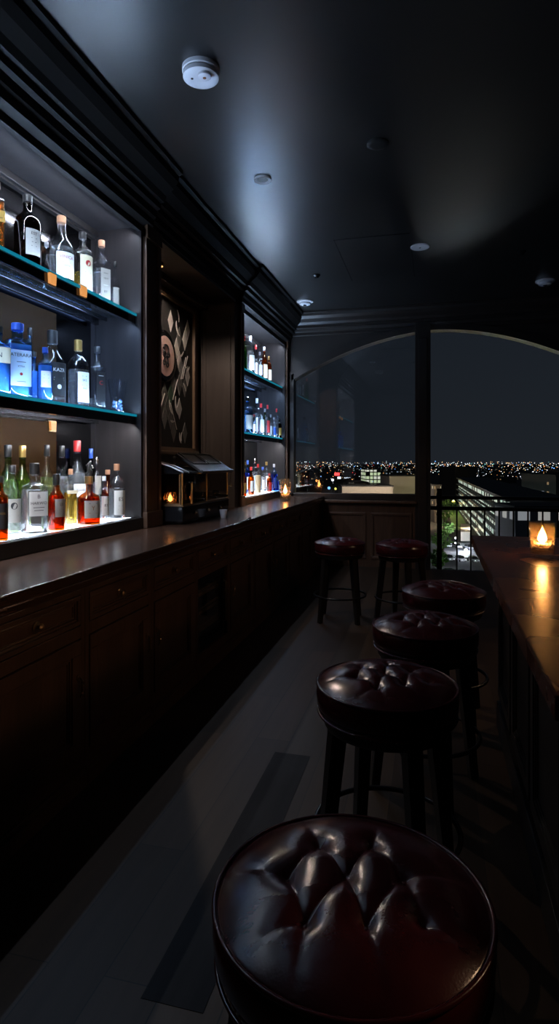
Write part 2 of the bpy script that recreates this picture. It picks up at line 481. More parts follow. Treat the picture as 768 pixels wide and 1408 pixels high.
# panelled cheek of the second shelving bay, faces the camera
mb = MB().box(XB, XF, P2[0], P2[0] + .12, HC, SOFF)
mb.box(XB + .06, XB + .075, P2[0] - .01, P2[0], HC + .25, SOFF - .12, .003).box(XF - .05, XF - .035, P2[0] - .01, P2[0], HC + .25, SOFF - .12, .003)
mb.box(XB + .02, XB + .04, P2[0] - .012, P2[0], HC + .2, SOFF - .05, .003)
struct('trim_11_panel', mb, M['cheek'])
struct('trim_12_niche_back', MB().box(XB - .02, XB + .01, NI[0], NI[1], HC, SOFF + .02), M['wood'])
struct('trim_13_niche_head', MB().box(XB, XF + .01, NI[0], NI[1], SOFF, SOFF + .03).box(XB + .01, XB + .10, NI[0], NI[1], SOFF - .06, SOFF, .01), M['cheek'])

# access hatch seams in the ceiling
p = [at_h(458, 330, CEIL), at_h(487, 386, CEIL), at_h(572, 374, CEIL), at_h(566, 352, CEIL)]
mb = MB()
hx0, hx1 = p[0].x, p[3].x
hy0, hy1 = p[0].y, p[1].y
mb.box(hx0, hx0 + .008, hy0, hy1, CEIL - .004, CEIL).box(hx1, hx1 + .008, hy0 + .3, hy1, CEIL - .004, CEIL).box(hx0, hx1, hy0 + .0, hy0 + .008, CEIL - .004, CEIL)
struct('ceiling_hatch_seam', mb, M['black_plastic'])

# ------------------------------------------------------------------ shelving
def shelving(name, label, U, nled):
    y0, y1 = U
    t = thing(name, label, 'shelving', (XF, (y0 + y1) / 2, LEDGE - .071))
    def L(mb): return mb.xf(Matrix.Translation(Vector((-XF, -(y0 + y1) / 2, -(LEDGE - .071)))))
    L(MB().box(XB - .015, XB, y0, y1, HC, SOFF)).build('back_mirror', M['mirror'], t)
    for ya, yb in ((y0, y0 + .02), (y1 - .02, y1)):
        mb = MB().box(XB, XF, ya, yb, HC, SOFF)
        yi = yb if ya == y0 else ya - .006
        mb.box(XB, XB + .03, yi, yi + .006, LEDGE, SOFF).box(XF - .02, XF, yi, yi + .006, LEDGE, SOFF)
        L(mb).build('side_panel', M['side'], t)
    mb = MB().box(XB, XF, y0 + .02, y1 - .02, SOFF, SOFF + .025)
    mb.box(XF - .03, XF, y0 + .02, y1 - .02, SOFF - .03, SOFF, .004).box(XF - .055, XF - .03, y0 + .02, y1 - .02, SOFF - .015, SOFF, .003)
    mb.box(XB + .03, XB + .05, y0 + .02, y1 - .02, SOFF - .04, SOFF, .004).box(XB, XB + .03, y0 + .02, y1 - .02, SOFF - .05, SOFF)
    L(mb).build('soffit', M['side'], t)
    mb = MB().box(XB, XF, y0 + .02, y1 - .02, HC + .001, LEDGE - .014)
    mb.box(XF - .02, XF + .004, y0 + .0, y1 - .0, HC + .001, LEDGE - .002, .004)
    L(mb).build('ledge', M['black_wood'], t)
    L(MB().box(XF - .058, XF - .022, y0 + .021, y1 - .021, LEDGE - .014, LEDGE - .002)).build('ledge_trim', M['black_gloss'], t)
    L(MB().box(XB + .01, XF - .060, y0 + .03, y1 - .03, LEDGE - .014, LEDGE - .003)).build('light_panel', M['led_white'], t)
    for h in (MID, TOP):
        s = L(MB().box(XB + .01, XG, y0 + .022, y1 - .022, h - .012, h)).build('glass_shelf', M['shelf_glass'], t)
        L(MB().box(XG - .001, XG + .004, y0 + .022, y1 - .022, h - .013, h + .001)).build('lit_front_edge', M['edge'], s)
        L(MB().box(XG - .03, XG - .004, y0 + .022, y1 - .022, h - .062, h - .0125, .003)).build('front_rail', M['black_gloss'], s)
        L(MB().box(XB + .03, XB + .055, y0 + .022, y1 - .022, h - .055, h - .0125, .003).box(XB + .10, XB + .115, y0 + .022, y1 - .022, h - .035, h - .0125, .003)).build('rear_rail', M['steel_dark'], s)
        L(MB().box(XB + .012, XB + .028, y0 + .05, y1 - .05, h - .03, h - .0125)).build('led_strip', M['led_blue'], s)
        for yy in (y0 + .03, y1 - .03):
            L(MB().tube([(XG - .05, yy - .012, h - .02), (XG - .05, yy + .012, h - .02)], .007, 10)).build('shelf_pin', M['chrome'], s)
    return t
M['brushed_dark'] = plain('brushed_dark_steel', (.045, .043, .042), .5, .8)
M['steel_dark'] = plain('dark_rail_metal', (.06, .06, .07), .2, .9)
def mirror_mat():
    m, nt, b = newmat('smoked_mirror')
    b.inputs['Base Color'].default_value = (.085, .08, .085, 1)
    b.inputs['Metallic'].default_value = 1.
    b.inputs['Roughness'].default_value = .09
    return m
M['mirror'] = mirror_mat()
M['mirrored_amber'] = plain('painted_amber_reflection', (.016, .0065, .001), .6, spec=.05, var=.2, vscale=4)  # colour stands in for the warm room mirrored behind the bottles
shelving('shelving_bay', 'long back-bar shelving bay with two lit glass shelves at left foreground', U1, 9)
shelving('shelving_bay', 'narrow back-bar shelving bay with two lit glass shelves near the arched window', U2, 5)
# amber panel painted as a warm mirror reflection behind the near bottles
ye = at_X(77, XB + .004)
tag(MB().box(XB + .0005, XB + .006, U1[0] + .03, ye, LEDGE + .01, MID - .07).build('back_panel', M['mirrored_amber']),
    'amber brown panel painted as a warm mirror reflection behind the bottles standing on the lit ledge', 'painted reflection')
tag(MB().box(XB + .0005, XB + .006, U1[0] + .03, ye, MID + .01, TOP - .07).build('back_panel', M['mirrored_amber']),
    'amber brown panel painted as a warm mirror reflection behind the blue bottles on the middle shelf', 'painted reflection')
def accent(px, py, X, label):  # amber reflections in glass and rail, made as small glowing blocks
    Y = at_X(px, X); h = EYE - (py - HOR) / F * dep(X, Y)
    t = thing('painted_glint', label, 'lamp', (X, Y, h))
    MB().prism([(-.022, -.026), (.022, -.026), (.026, .026), (-.026, .026)], 'x', 0, .014).build('glint_patch', M['amber_glow'], t)
    MB().box(-.001, .008, -.031, .031, -.032, -.027).box(-.001, .008, -.031, .031, .027, .032).build('glint_edge', M['bronze'], t)
accent(71, 586, XB + .008, 'small square amber reflection made as a glowing patch on the back panel above the ledge bottles')
accent(70, 384, XG - .002, 'small amber reflection made as a glowing patch on the top shelf front rail, below the orange-capped clear bottle')
accent(113, 401, XG - .002, 'small amber reflection made as a glowing patch on the top shelf front rail, right-hand one of two')
for (ya, yb) in (U1, U2):
    for h, c, e in ((MID, (.30, .52, 1.), 7.), (TOP, (.60, .76, 1.), 6.)):
        ld = bpy.data.lights.new('shelf_led', 'AREA'); ld.shape = 'RECTANGLE'
        ld.size = .02; ld.size_y = (yb - ya) - .15; ld.energy = e * (yb - ya) * .9; ld.color = c
        lo = bpy.data.objects.new('shelf_led_light', ld); COL.objects.link(lo)
        lo.location = (XB + .075, (ya + yb) / 2, h + .012); lo.rotation_euler = (PI, rad(-14), 0)

# the edge-lit glass throws light up in front of the bottles
for (ya, yb) in (U1, U2):
    for h, c, e in ((MID + .004, (.42, .66, 1.), 4.8), (TOP + .004, (.52, .72, 1.), 4.6)):
        ld = bpy.data.lights.new('edge_led', 'AREA'); ld.shape = 'RECTANGLE'
        ld.size = .008; ld.size_y = (yb - ya) - .08; ld.energy = e * (yb - ya); ld.color = c
        lo = bpy.data.objects.new('edge_led_light', ld); COL.objects.link(lo)
        lo.location = (XG - .006, (ya + yb) / 2, h); lo.rotation_euler = (PI, 0, 0)
# LED strips tucked behind the front rails, shining down and back onto the bottles
for (ya, yb) in (U1, U2):
    for h, c, e in ((MID - .068, (.88, .93, 1.), 9.), (TOP - .068, (.40, .62, 1.), 7.), (SOFF - .034, (.72, .82, 1.), 7.)):
        ld = bpy.data.lights.new('rail_led', 'AREA'); ld.shape = 'RECTANGLE'
        ld.size = .012; ld.size_y = (yb - ya) - .10; ld.energy = e * (yb - ya); ld.color = c
        lo = bpy.data.objects.new('rail_led_light', ld); COL.objects.link(lo)
        lo.location = (XG - .010, (ya + yb) / 2, h); lo.rotation_euler = (0, rad(38), 0)

# ------------------------------------------------------------------ worktop and base cabinets
poly = [(XC, -.3), (XC, YW - .032), (XB + .0, YW - .005), (XB, U2[0]), (XF + .01, U2[0])]
mb = MB().box(XB + .012, XC, -.3, YW - .05, .80, HC, .006)
mb.box(XC - .03, XC - .008, -.3, YW - .05, .77, .80, .006)
tag(mb.build('worktop', M['wood_top']), 'long polished dark wood worktop running below the bottle shelves', 'worktop')

def frame_rect(mb, y0, y1, z0, z1, w, x0, x1, bev=.003):
    mb.box(x0, x1, y0, y1, z0, z0 + w, bev).box(x0, x1, y0, y1, z1 - w, z1, bev)
    mb.box(x0, x1, y0, y0 + w, z0 + w, z1 - w, bev).box(x0, x1, y1 - w, y1, z0 + w, z1 - w, bev)
def panel(y0, y1, z0, z1, w, d=.02):
    """frame and recessed panel with a moulded edge; front towards +x, back at 0"""
    mb = MB()
    frame_rect(mb, y0, y1, z0, z1, w, 0, d)
    frame_rect(mb, y0 + w, y1 - w, z0 + w, z1 - w, .010, 0, d - .005, .003)
    frame_rect(mb, y0 + w + .010, y1 - w - .010, z0 + w + .010, z1 - w - .010, .008, 0, d - .010, .002)
    mb.box(0, d - .014, y0 + w + .018, y1 - w - .018, z0 + w + .018, z1 - w - .018)
    return mb
PITCH = .56
def knob():
    mb = MB().lathe([(.019, 0), (.020, .003), (.015, .005), (.007, .007), (.006, .014), (.012, .018), (.014, .023), (.010, .028), (.001, .030)], 20)
    return mb.xf(Matrix.Rotation(PI / 2, 4, 'Y'))
def pull():
    mb = MB().lathe([(.012, 0), (.012, .003), (.005, .006)], 14, (0, 0, 0)).xf(Matrix.Translation(Vector((0, 0, .035))) @ Matrix.Rotation(PI / 2, 4, 'Y'))
    pts = [(.008, 0, .035), (.016, 0, .028), (.016, .003, .015), (.018, -.003, .0), (.016, .003, -.015), (.014, 0, -.03), (.010, 0, -.038)]
    mb.tube(pts, [.003, .004, .006, .0045, .006, .004, .006], 8)
    for z in (.022, .007, -.008, -.023): mb.sphere((.017, 0, z), .0068, 10, 6)
    return mb
def cabinet(y0, idx, label, handle_right, cooler=False):
    y1 = y0 + PITCH; yc = (y0 + y1) / 2
    t = thing('bar_cabinet', label, 'cabinet', (XCF, yc, 0), 0, None)
    h = PITCH / 2
    B = MB()
    if not cooler:
        B.box(-.42, -.020, -h + .002, h - .002, .10, .798)
    else:
        B.box(-.42, -.020, -h + .002, h - .002, .60, .798)
        B.box(-.42, -.40, -h + .002, h - .002, .10, .60)
        B.box(-.40, -.020, -h + .002, -h + .012, .10, .60).box(-.40, -.020, h - .012, h - .002, .10, .60).box(-.40, -.02, -h + .012, h - .012, .10, .115)
    # face frame
    B.box(-.022, 0, -h + .001, -h + .028, .10, .765, .002).box(-.022, 0, h - .028, h - .001, .10, .765, .002)
    B.box(-.022, 0, -h + .028, h - .028, .745, .765, .002).box(-.022, 0, -h + .028, h - .028, .578, .626, .002).box(-.022, 0, -h + .028, h - .028, .10, .135, .002)
    B.build('body', M['wood'], t)
    P = MB().box(-.42, .012, -h + .001, h - .001, 0, .055, .003).box(-.42, .004, -h + .001, h - .001, .055, .075, .004).box(-.42, -.004, -h + .001, h - .001, .075, .10, .004)
    P.build('plinth', M['wood_y'], t)
    d = panel(-h + .032, h - .032, .630, .742, .018, .018)
    d.xf(Matrix.Translation(Vector((-.016, 0, 0))))
    dr = d.build('drawer', M['wood_y'], t)
    k = knob().build('knob', M['bronze'], dr, smooth=True); k.location = (-.011, 0, .686)
    if not cooler:
        d = panel(-h + .032, h - .032, .138, .574, .055, .020); d.xf(Matrix.Translation(Vector((-.016, 0, 0))))
        dd = d.build('door', M['wood'], t)
        hd = pull().build('handle', M['bronze'], dd, smooth=True); hd.location = (.004, (h - .052) * (1 if handle_right else -1), .40)
    return t
kinds = {0: 'topmost left'}
labs = ['dark wood cabinet with drawer and door at the bottom left foreground',
        'dark wood cabinet with door handle beside the one at left foreground',
        'dark wood cabinet standing just left of the wine cooler',
        'dark wood cabinet housing with drawer above the wine cooler',
        'dark wood cabinet standing just right of the wine cooler',
        'dark wood cabinet second to the right of the wine cooler',
        'dark wood cabinet third to the right of the wine cooler',
        'dark wood cabinet fourth to the right of the wine cooler',
        'dark wood cabinet ending the row against the window wall']
hr = [True, True, False, False, False, True, False, True, False]
for i in range(9):
    cabinet(1.49 + PITCH * i, i, labs[i], hr[i], cooler=(i == 3))
for i in range(2):
    cabinet(1.49 - PITCH * (i + 1), i, ['dark wood cabinet left of the frame edge below the long shelving bay', 'dark wood cabinet beside the camera at the near end of the row'][i], True)
struct('trim_14_filler', MB().box(XCF - .3, XCF - .01, 1.49 + 9 * PITCH + .002, YW - .05, 0, .798), M['wood'])

# wine cooler inside the fourth cabinet
yc = 1.49 + PITCH * 3.5
t = thing('wine_cooler', 'black under-counter wine cooler with pale wooden rack fronts', 'wine cooler', (XCF - .022, yc, .117))
mb = MB().box(-.36, -.35, -.24, .24, 0, .45).box(-.35, -.01, -.24, -.225, 0, .45).box(-.35, -.01, .225, .24, 0, .45).box(-.35, -.01, -.225, .225, 0, .012).box(-.35, -.01, -.225, .225, .438, .45)
mb.build('body', M['black_plastic'], t)
mb = MB(); frame_rect(mb, -.24, .24, .02, .45, .035, -.009, .006); df = mb.build('door', M['black_metal'], t)
MB().box(-.004, -.002, -.205, .205, .055, .415).build('glass_pane', M['pane_smoke'], df)
MB().tube([(.006, .222, .1), (.022, .222, .11), (.022, .222, .36), (.006, .222, .37)], .005, 8).build('handle', M['steel'], df)
M['pale_wood'] = wood('pale_rack_wood', (.42, .33, .19), (.60, .48, .28), .5, 1)
for z in (.345, .235, .13):
    mb = MB().box(-.33, -.03, -.22, .22, z - .004, z).box(-.03, -.018, -.19, .19, z - .012, z + .008, .002)
    mb.box(-.03, -.018, -.19, .19, z + .018, z + .030, .002)
    mb.build('rack', M['pale_wood'], t)
MB().box(-.022, -.016, -.20, -.06, .035, .07).build('front_label', M['paper_grey'], t)

# ------------------------------------------------------------------ right-hand bar
BX0, BX1, BY0, BY1, BH = .182, .90, 1.0, 3.10, .89
t = thing('bar_counter', 'polished reddish wood bar counter at right with leather stools along it', 'bar counter', ((BX0 + BX1) / 2, (BY0 + BY1) / 2, 0))
off = Matrix.Translation(Vector((-(BX0 + BX1) / 2, -(BY0 + BY1) / 2, 0)))
MB().box(BX0, BX1, BY0, BY1, BH - .042, BH, .005).xf(off).build('top', M['wood_bar'], t)
mb = MB().box(BX0 + .02, BX1 - .02, BY0 + .02, BY1 - .02, BH - .075, BH - .043, .004)
mb.box(BX0 + .13, BX1 - .06, BY0 + .06, BY1 - .10, .0, BH - .076)
mb.xf(off).build('body', M['black_wood'], t)
for k in range(4):
    ya = BY0 + .08 + k * .48
    pm = panel(-.22, .22, .16, BH - .14, .05, .016)
    pm.xf(Matrix.Translation(Vector((BX0 + .13, ya + .24, 0))) @ Matrix.Rotation(PI, 4, 'Z')).xf(off)
    pm.build('front_panel', M['black_wood'], t)
MB().box(BX0 + .11, BX0 + .13, BY0 + .05, BY1 - .09, 0, .12, .004).xf(off).build('plinth', M['black_wood'], t)
for ya in (BY0 + .5, BY1 - .55):
    pass

# ------------------------------------------------------------------ stools
SR = .195
BUT = [(-.045, .072), (.040, .074), (-.092, .000), (-.006, -.002), (.078, .002), (-.066, -.082), (.014, -.086), (.092, -.076)]
SEGS = []
for i, p in enumerate(BUT):
    for q in BUT[i + 1:]:
        if math.hypot(p[0] - q[0], p[1] - q[1]) < .112 and abs(p[1] - q[1]) > .03: SEGS.append((p, q))
def edge_pt(p, dx, dy):
    l = math.hypot(dx, dy); dx /= l; dy /= l
    b = p[0] * dx + p[1] * dy; c = p[0] ** 2 + p[1] ** 2 - (SR * 1.0) ** 2
    tt = -b + math.sqrt(b * b - c); return (p[0] + dx * tt, p[1] + dy * tt)
FR = []
for p, d in ((BUT[0], (-.3, 1)), (BUT[1], (.25, 1)), (BUT[2], (-1, .35)), (BUT[4], (1, .15)), (BUT[5], (-1, -.35)), (BUT[5], (-.15, -1)), (BUT[6], (.1, -1)), (BUT[7], (1, -.5))):
    FR.append((p, edge_pt(p, *d)))
def dseg(x, y, s):
    (ax, ay), (bx, by) = s
    vx, vy = bx - ax, by - ay
    t_ = max(0, min(1, ((x - ax) * vx + (y - ay) * vy) / (vx * vx + vy * vy)))
    return math.hypot(x - ax - vx * t_, y - ay - vy * t_)
def cushion_mesh(squash=0.):
    nr, na = 60, 168
    zt = .614
    vs = []; fs = []
    for i in range(nr + 1):
        r = SR * (i / nr) ** .9
        for k in range(na):
            a = 2 * PI * k / na; x, y = r * math.cos(a), r * math.sin(a)
            u = r / SR
            dome = .034 * (1 - u ** 2.6)
            ds = min(dseg(x, y, s) for s in SEGS)
            df = min(dseg(x, y, s) for s in FR)
            db = min(math.hypot(x - p[0], y - p[1]) for p in BUT)
            fade = 1 - u ** 6
            h = dome + fade * (.0065 * (1 - math.exp(-ds / .009)) + .0035 * (1 - math.exp(-df / .006)) + .011 * (1 - math.exp(-(db / .022) ** 1.3)) - .014)
            vs.append((x, y, zt + h))
    for i in range(nr):
        for k in range(na):
            k2 = (k + 1) % na
            fs.append((i * na + k, i * na + k2, (i + 1) * na + k2, (i + 1) * na + k))
    fs.append(tuple(range(na)))
    # side band
    n0 = (nr) * na
    prof = [(SR + .004, zt - .006), (SR + .007, zt - .025), (SR + .005, zt - .055), (SR - .004, zt - .078), (SR - .02, zt - .082)]
    base = len(vs)
    for r, z in prof:
        for k in range(na):
            a = 2 * PI * k / na; vs.append((r * math.cos(a), r * math.sin(a), z))
    prev = n0
    for j in range(len(prof)):
        cur = base + j * na
        for k in range(na):
            k2 = (k + 1) % na; fs.append((prev + k, prev + k2, cur + k2, cur + k))
        prev = cur
    fs.append(tuple(reversed([prev + k for k in range(na)])))
    return MB().add(vs, fs)
def make_stool():
    t = thing('bar_stool', 'x', 'stool')
    c = cushion_mesh().build('seat', M['leather'], t, smooth=True, angle=70)
    mb = MB().ring(SR + .004, .0042, .613, 72).ring(SR + .001, .0036, .536, 72)
    mb.build('piping', M['leather'], c, smooth=True, angle=80)
    for p in BUT:
        MB().sphere((0, 0, 0), .0075, 12, 8, .55).build('button', M['leather'], c, smooth=True, angle=80).location = (
            p[0], p[1], .614 + .034 * (1 - (math.hypot(*p) / SR) ** 2.6) - .0135)
    mb = MB()
    for k in range(90):
        a = 2 * PI * k / 90; mb.sphere((math.cos(a) * (SR - .006), math.sin(a) * (SR - .006), .530), .0034, 6, 4)
    mb.build('nailhead_trim', M['bronze'], c, smooth=True)
    MB().lathe([(SR - .018, .498), (SR - .014, .505), (SR - .012, .533), (SR - .03, .534)], 64).build('seat_frame', M['black_wood'], t, smooth=True)
    for k in range(4):
        a = PI / 2 * k
        p0 = Vector((.205, 0, 0)); p1 = Vector((.150, 0, .50))
        vs = []
        for (P, w) in ((p0, .0165), (p1, .0225)):
            for sx, sy in ((-1, -1), (1, -1), (1, 1), (-1, 1)): vs.append((P.x + sx * w, P.y + sy * w, P.z))
        bm = bmesh.new(); bv = [bm.verts.new(v) for v in vs]
        for f in ((3, 2, 1, 0), (4, 5, 6, 7), (0, 1, 5, 4), (1, 2, 6, 5), (2, 3, 7, 6), (3, 0, 4, 7)): bm.faces.new([bv[i] for i in f])
        bmesh.ops.bevel(bm, geom=bm.edges[:], offset=.003, segments=2, affect='EDGES')
        m2 = MB().bm(bm); bm.free(); m2.xf(Matrix.Rotation(a, 4, 'Z'))
        m2.build('leg', M['black_wood'], t)
    MB().ring(.205, .008, .20, 64).build('foot_ring', M['black_metal'], t, smooth=True, angle=80)
    return t
stool0 = make_stool()
spots = [(-.117, .874, 'deep red tufted leather bar stool in the foreground, its legs out of sight', 14),
         (-.130, 1.743, 'deep red tufted leather bar stool second from the camera along the counter', 30),
         (-.032, 2.398, 'deep red tufted leather bar stool third from the camera along the counter', 24),
         (.050, 3.07, 'deep red tufted leather bar stool at the far end of the bar counter', 38),
         (-.72, 4.73, 'left one of two stools standing apart near the window wall', 50),
         (-.235, 4.745, 'right one of two stools standing apart near the balcony railing', 20)]
for i, (x, y, lab, rz) in enumerate(spots):
    o = stool0 if i == 0 else copy_tree(stool0)
    o.location = (x, y, 0); o.rotation_euler = (0, 0, rad(rz)); o['label'] = lab; o['group'] = 'round leather bar stools'
stool0.rotation_euler = (0, 0, rad(12))

# ------------------------------------------------------------------ candles
def small_light(loc, energy, col=(1., .52, .22), r=.012):
    ld = bpy.data.lights.new('point_lamp', 'POINT'); ld.energy = energy; ld.color = col; ld.shadow_soft_size = r
    lo = bpy.data.objects.new('point_lamp', ld); COL.objects.link(lo); lo.location = loc
    return lo
def votive(name, label, loc, R, H, energy, fmat='flame', taper=.94):
    t = thing(name, label, 'candle', loc)
    w = .004
    prof = [(R * taper - .004, 0), (R * taper, .004), (R, H), (R - w, H), (R * taper - w, .016), (.001, .014)]
    mb = MB().lathe(prof, 40, cap=False); mb.add([(0, 0, 0)], []) if False else None
    mb.lathe([(.001, .0005), (R * taper - .004, 0)], 40, cap=False)
    mb.build('glass_holder', M['glass_gold'], t, smooth=True)
    MB().lathe([(R * .86, .017), (R * .86, .030), (R * .3, .033), (R * .3, .017)], 30, cap=False).build('glass_base', M['glass_gold'], t, smooth=True)
    # crown-shaped inner tealight cup
    z0 = .036
    mb = MB(); n = 24; r1, r2 = R * .50, R * .72
    vs = []
    for k in range(n):
        a = 2 * PI * k / n; hh = H * .20 if k % 2 else H * .10
        vs += [(r1 * math.cos(a), r1 * math.sin(a), z0), (r2 * math.cos(a), r2 * math.sin(a), z0 + hh)]
    mb.add(vs, [(2 * k, 2 * ((k + 1) % n), 2 * ((k + 1) % n) + 1, 2 * k + 1) for k in range(n)])
    mb.build('tealight_cup', M['cup_glass'], t)
    wx = MB().lathe([(r1 * .95, z0), (r1 * 1.12, z0 + H * .12)], 24).build('wax', M['wax'], t, smooth=True)
    MB().tube([(0, 0, z0 + H * .12), (0, .001, z0 + H * .18)], .0012, 6).build('wick', M['ink'], wx)
    fz = z0 + H * .15; fh = H * .42; fr = R * .36
    MB().lathe([(fr * .25, 0), (fr * .8, fh * .12), (fr, fh * .28), (fr * .8, fh * .5), (fr * .4, fh * .75), (fr * .08, fh)], 16, (0, 0, fz)).build('flame', M[fmat], t, smooth=True)
    small_light((loc[0], loc[1], loc[2] + fz + fh * .45), energy)
    return t
p = at_h(745, 766, BH)
votive('votive_candle', 'lit candle in a clear glass tumbler on the right bar counter', (p.x, p.y, BH), .046, .132, 6.5)
p = at_h(392, 688, HC)
votive('votive_candle', 'lit candle in a clear glass at the far end of the worktop', (p.x, p.y, HC), .058, .235, .8, 'flame2', 1.)

# ------------------------------------------------------------------ espresso machine
MX, MY0, MY1 = -1.585, 3.625, 4.53
MH = HC + .006
t = thing('espresso_machine', 'black and brass espresso machine with glazed sides in the wall niche', 'espresso machine', (MX, MY0, MH))
D = .38; Wd = MY1 - MY0
# local: x 0 = front, -D = back ; y 0..Wd
MB().box(-D, 0, 0, Wd, .012, .115, .008).box(-D + .02, -.02, .02, Wd - .02, 0, .013).build('base', M['black_gloss'], t)
MB().box(-D + .005, .004, -.004, Wd + .004, .113, .124, .003).build('drip_tray', M['brass_dark'] if 'brass_dark' in M else M['bronze'], t)
for x, y in ((-.012, .012), (-.012, Wd - .012), (-D + .015, .012), (-D + .015, Wd - .012), (-.012, Wd * .5)):
    MB().tube([(x, y, .12), (x, y, .335)], .007 if abs(y - Wd * .5) > .01 else .004, 10).build('post', M['brass'], t, smooth=True)
mb = MB()
hood = [(-D - .0, .335), (-D, .40), (-D + .08, .412), (-D + .18, .405), (-.09, .375), (0, .338), (.004, .330), (-D, .325)]
mb.prism(hood, 'y', -.006, Wd * .36)
mb.box(-D, .0, Wd * .36, Wd + .005, .325, .345, .004)
mb.build('hood', M['black_gloss'], t)
mb = MB().tube([(x, -.008, z + .004) for x, z in hood[1:7]], .005, 8).tube([(x, Wd * .10, z + .004) for x, z in hood[1:7]], .003, 8)
mb.build('hood_trim', M['steel'], t, smooth=True)
# tilted top panel
mb = MB().box(-.19, .05, 0, Wd * .74, 0, .016, .003)
for k in range(2):
    frame_rect2 = None
    mb.box(-.18, -.06, .03 + k * .30, .045 + k * .30, .016, .024).box(-.18, -.06, .295 + k * .30, .31 + k * .30, .016, .024)
    mb.box(-.19, -.18, .03 + k * .30, .31 + k * .30, .016, .024).box(-.06, -.05, .03 + k * .30, .31 + k * .30, .016, .024)
mb.box(.035, .052, 0, Wd * .74, .012, .024, .002)
mb.xf(Matrix.Translation(Vector((-.02, Wd * .30, .352))) @ Matrix.Rotation(rad(33), 4, 'Y')).build('cup_warmer_panel', M['brushed_dark'], t)
MB().box(-D + .01, -D + .02, .02, Wd - .02, .124, .325).build('back_panel', M['black_gloss'], t)
sp = MB().box(-D + .03, -.03, .010, .014, .135, .325, .001).build('side_glass', M['pane_smoke'], t)
MB().box(-D + .02, -.02, .008, .016, .122, .136).box(-.032, -.022, .008, .016, .136, .325).build('glass_frame', M['bronze'], sp)
MB().box(-.014, -.010, .02, Wd - .02, .13, .325).build('front_glass', M['pane_smoke'], t)
mb = MB().lathe([(.11, 0), (.115, .01), (.115, Wd * .5), (.10, Wd * .5 + .02)], 28)
mb.xf(Matrix.Translation(Vector((-.22, Wd * .32, .235))) @ Matrix.Rotation(-PI / 2, 4, 'X')).build('boiler', M['black_metal'], t, smooth=True)
for k in range(3):
    y = Wd * (.28 + .27 * k)
    g = MB().lathe([(.022, 0), (.026, .01), (.026, .035), (.018, .045)], 20, (-.05, y, .145)).build('group_head', M['chrome'], t, smooth=True)
    MB().tube([(-.05, y, .155), (.035, y, .150), (.05, y, .148)], [.006, .007, .009], 10).build('portafilter', M['black_plastic'], g, smooth=True)
    MB().lathe([(.014, 0), (.016, .006), (.006, .014)], 12, (0, 0, 0)).xf(Matrix.Translation(Vector((.001, y - .05, .06))) @ Matrix.Rotation(PI / 2, 4, 'Y')).build('dial', M['chrome'], t, smooth=True)
tp = MB().tube([(.012, Wd * .13, .125), (.012, Wd * .13, .275)], .008, 10).build('steam_pipe', M['brass'], t, smooth=True)
MB().tube([(.012, Wd * .13 - .045, .272), (.012, Wd * .13 + .05, .268)], .006, 8).tube([(.012, Wd * .13 + .045, .262), (.014, Wd * .13 + .045, .315)], [.008, .004], 8).build('valve', M['chrome'], tp, smooth=True)
MB().tube([(-.0, Wd + .006, .22), (.0, Wd + .05, .22)], [.004, .007], 8).sphere((0, Wd + .055, .22), .010, 10, 8).build('side_knob', M['brass'], t, smooth=True)
mb = MB().tube([(-D + .08, Wd * .58, .345), (-D + .08, Wd * .58, .43)], .004, 8).sphere((-D + .08, Wd * .58, .44), .012, 10, 8).tube([(-D + .08, Wd * .50, .345), (-D + .08, Wd * .50, .38)], .006, 8)
mb.build('gauge_pipe', M['steel'], t, smooth=True)
# little cut glass votive added in place of a candle reflection in the side glass
vp = Vector((MX - .125, MY0 + .075, MH + .125))
vt = thing('votive_candle', 'small glowing cut glass votive added for a candle reflection in the espresso machine glass', 'candle', vp)
mb = MB(); n = 14
MB().lathe([(.030, 0), (.040, .012), (.043, .045), (.034, .080), (.032, .080), (.040, .045), (.036, .014), (.001, .012)], 14, cap=False).build('glass_holder', M['glass_gold'], vt)
mb = MB()
for k in range(10):
    a = 2 * PI * k / 10
    mb.tube([(.041 * math.cos(a), .041 * math.sin(a), .01), (.045 * math.cos(a + .3), .045 * math.sin(a + .3), .045), (.034 * math.cos(a), .034 * math.sin(a), .08)], .002, 5)
mb.build('cut_ribs', M['bronze'], vt)
MB().lathe([(.004, 0), (.014, .010), (.016, .02), (.010, .036), (.001, .055)], 14, (0, 0, .016)).build('flame', M['flame2'], vt, smooth=True)
small_light((vp.x, vp.y, vp.z + .045), .55)

# small white cup and spoon on the worktop
p = at_h(307, 721, HC)
p = Vector((-1.50, at_X(307, -1.50), HC))
t = thing('shot_cup', 'tiny white cup on the worktop in front of the espresso machine', 'cup', (p.x, p.y, HC))
MB().lathe([(.018, 0), (.019, .002), (.029, .062), (.027, .062), (.017, .006), (.001, .005)], 28, cap=False).lathe([(.001, .0), (.018, 0)], 28, cap=False).build('bowl', M['white_plastic'], t, smooth=True)
p0 = at_h(343, 713, HC + .008); p1 = at_h(322, 722, HC + .008)
p0.z = p1.z = 0; d = (p0 - p1)
t = thing('bar_spoon', 'thin black bar spoon lying on the worktop right of the white cup', 'spoon', (p1.x, p1.y, HC))
MB().tube([(0, 0, .007), (d.x * .5, d.y * .5, .007), (d.x * .92, d.y * .92, .008)], .005, 8).build('handle', M['black_metal'], t, smooth=True)
MB().sphere((d.x, d.y, .010), .012, 12, 8, .7).build('spoon_head', M['black_metal'], t, smooth=True)

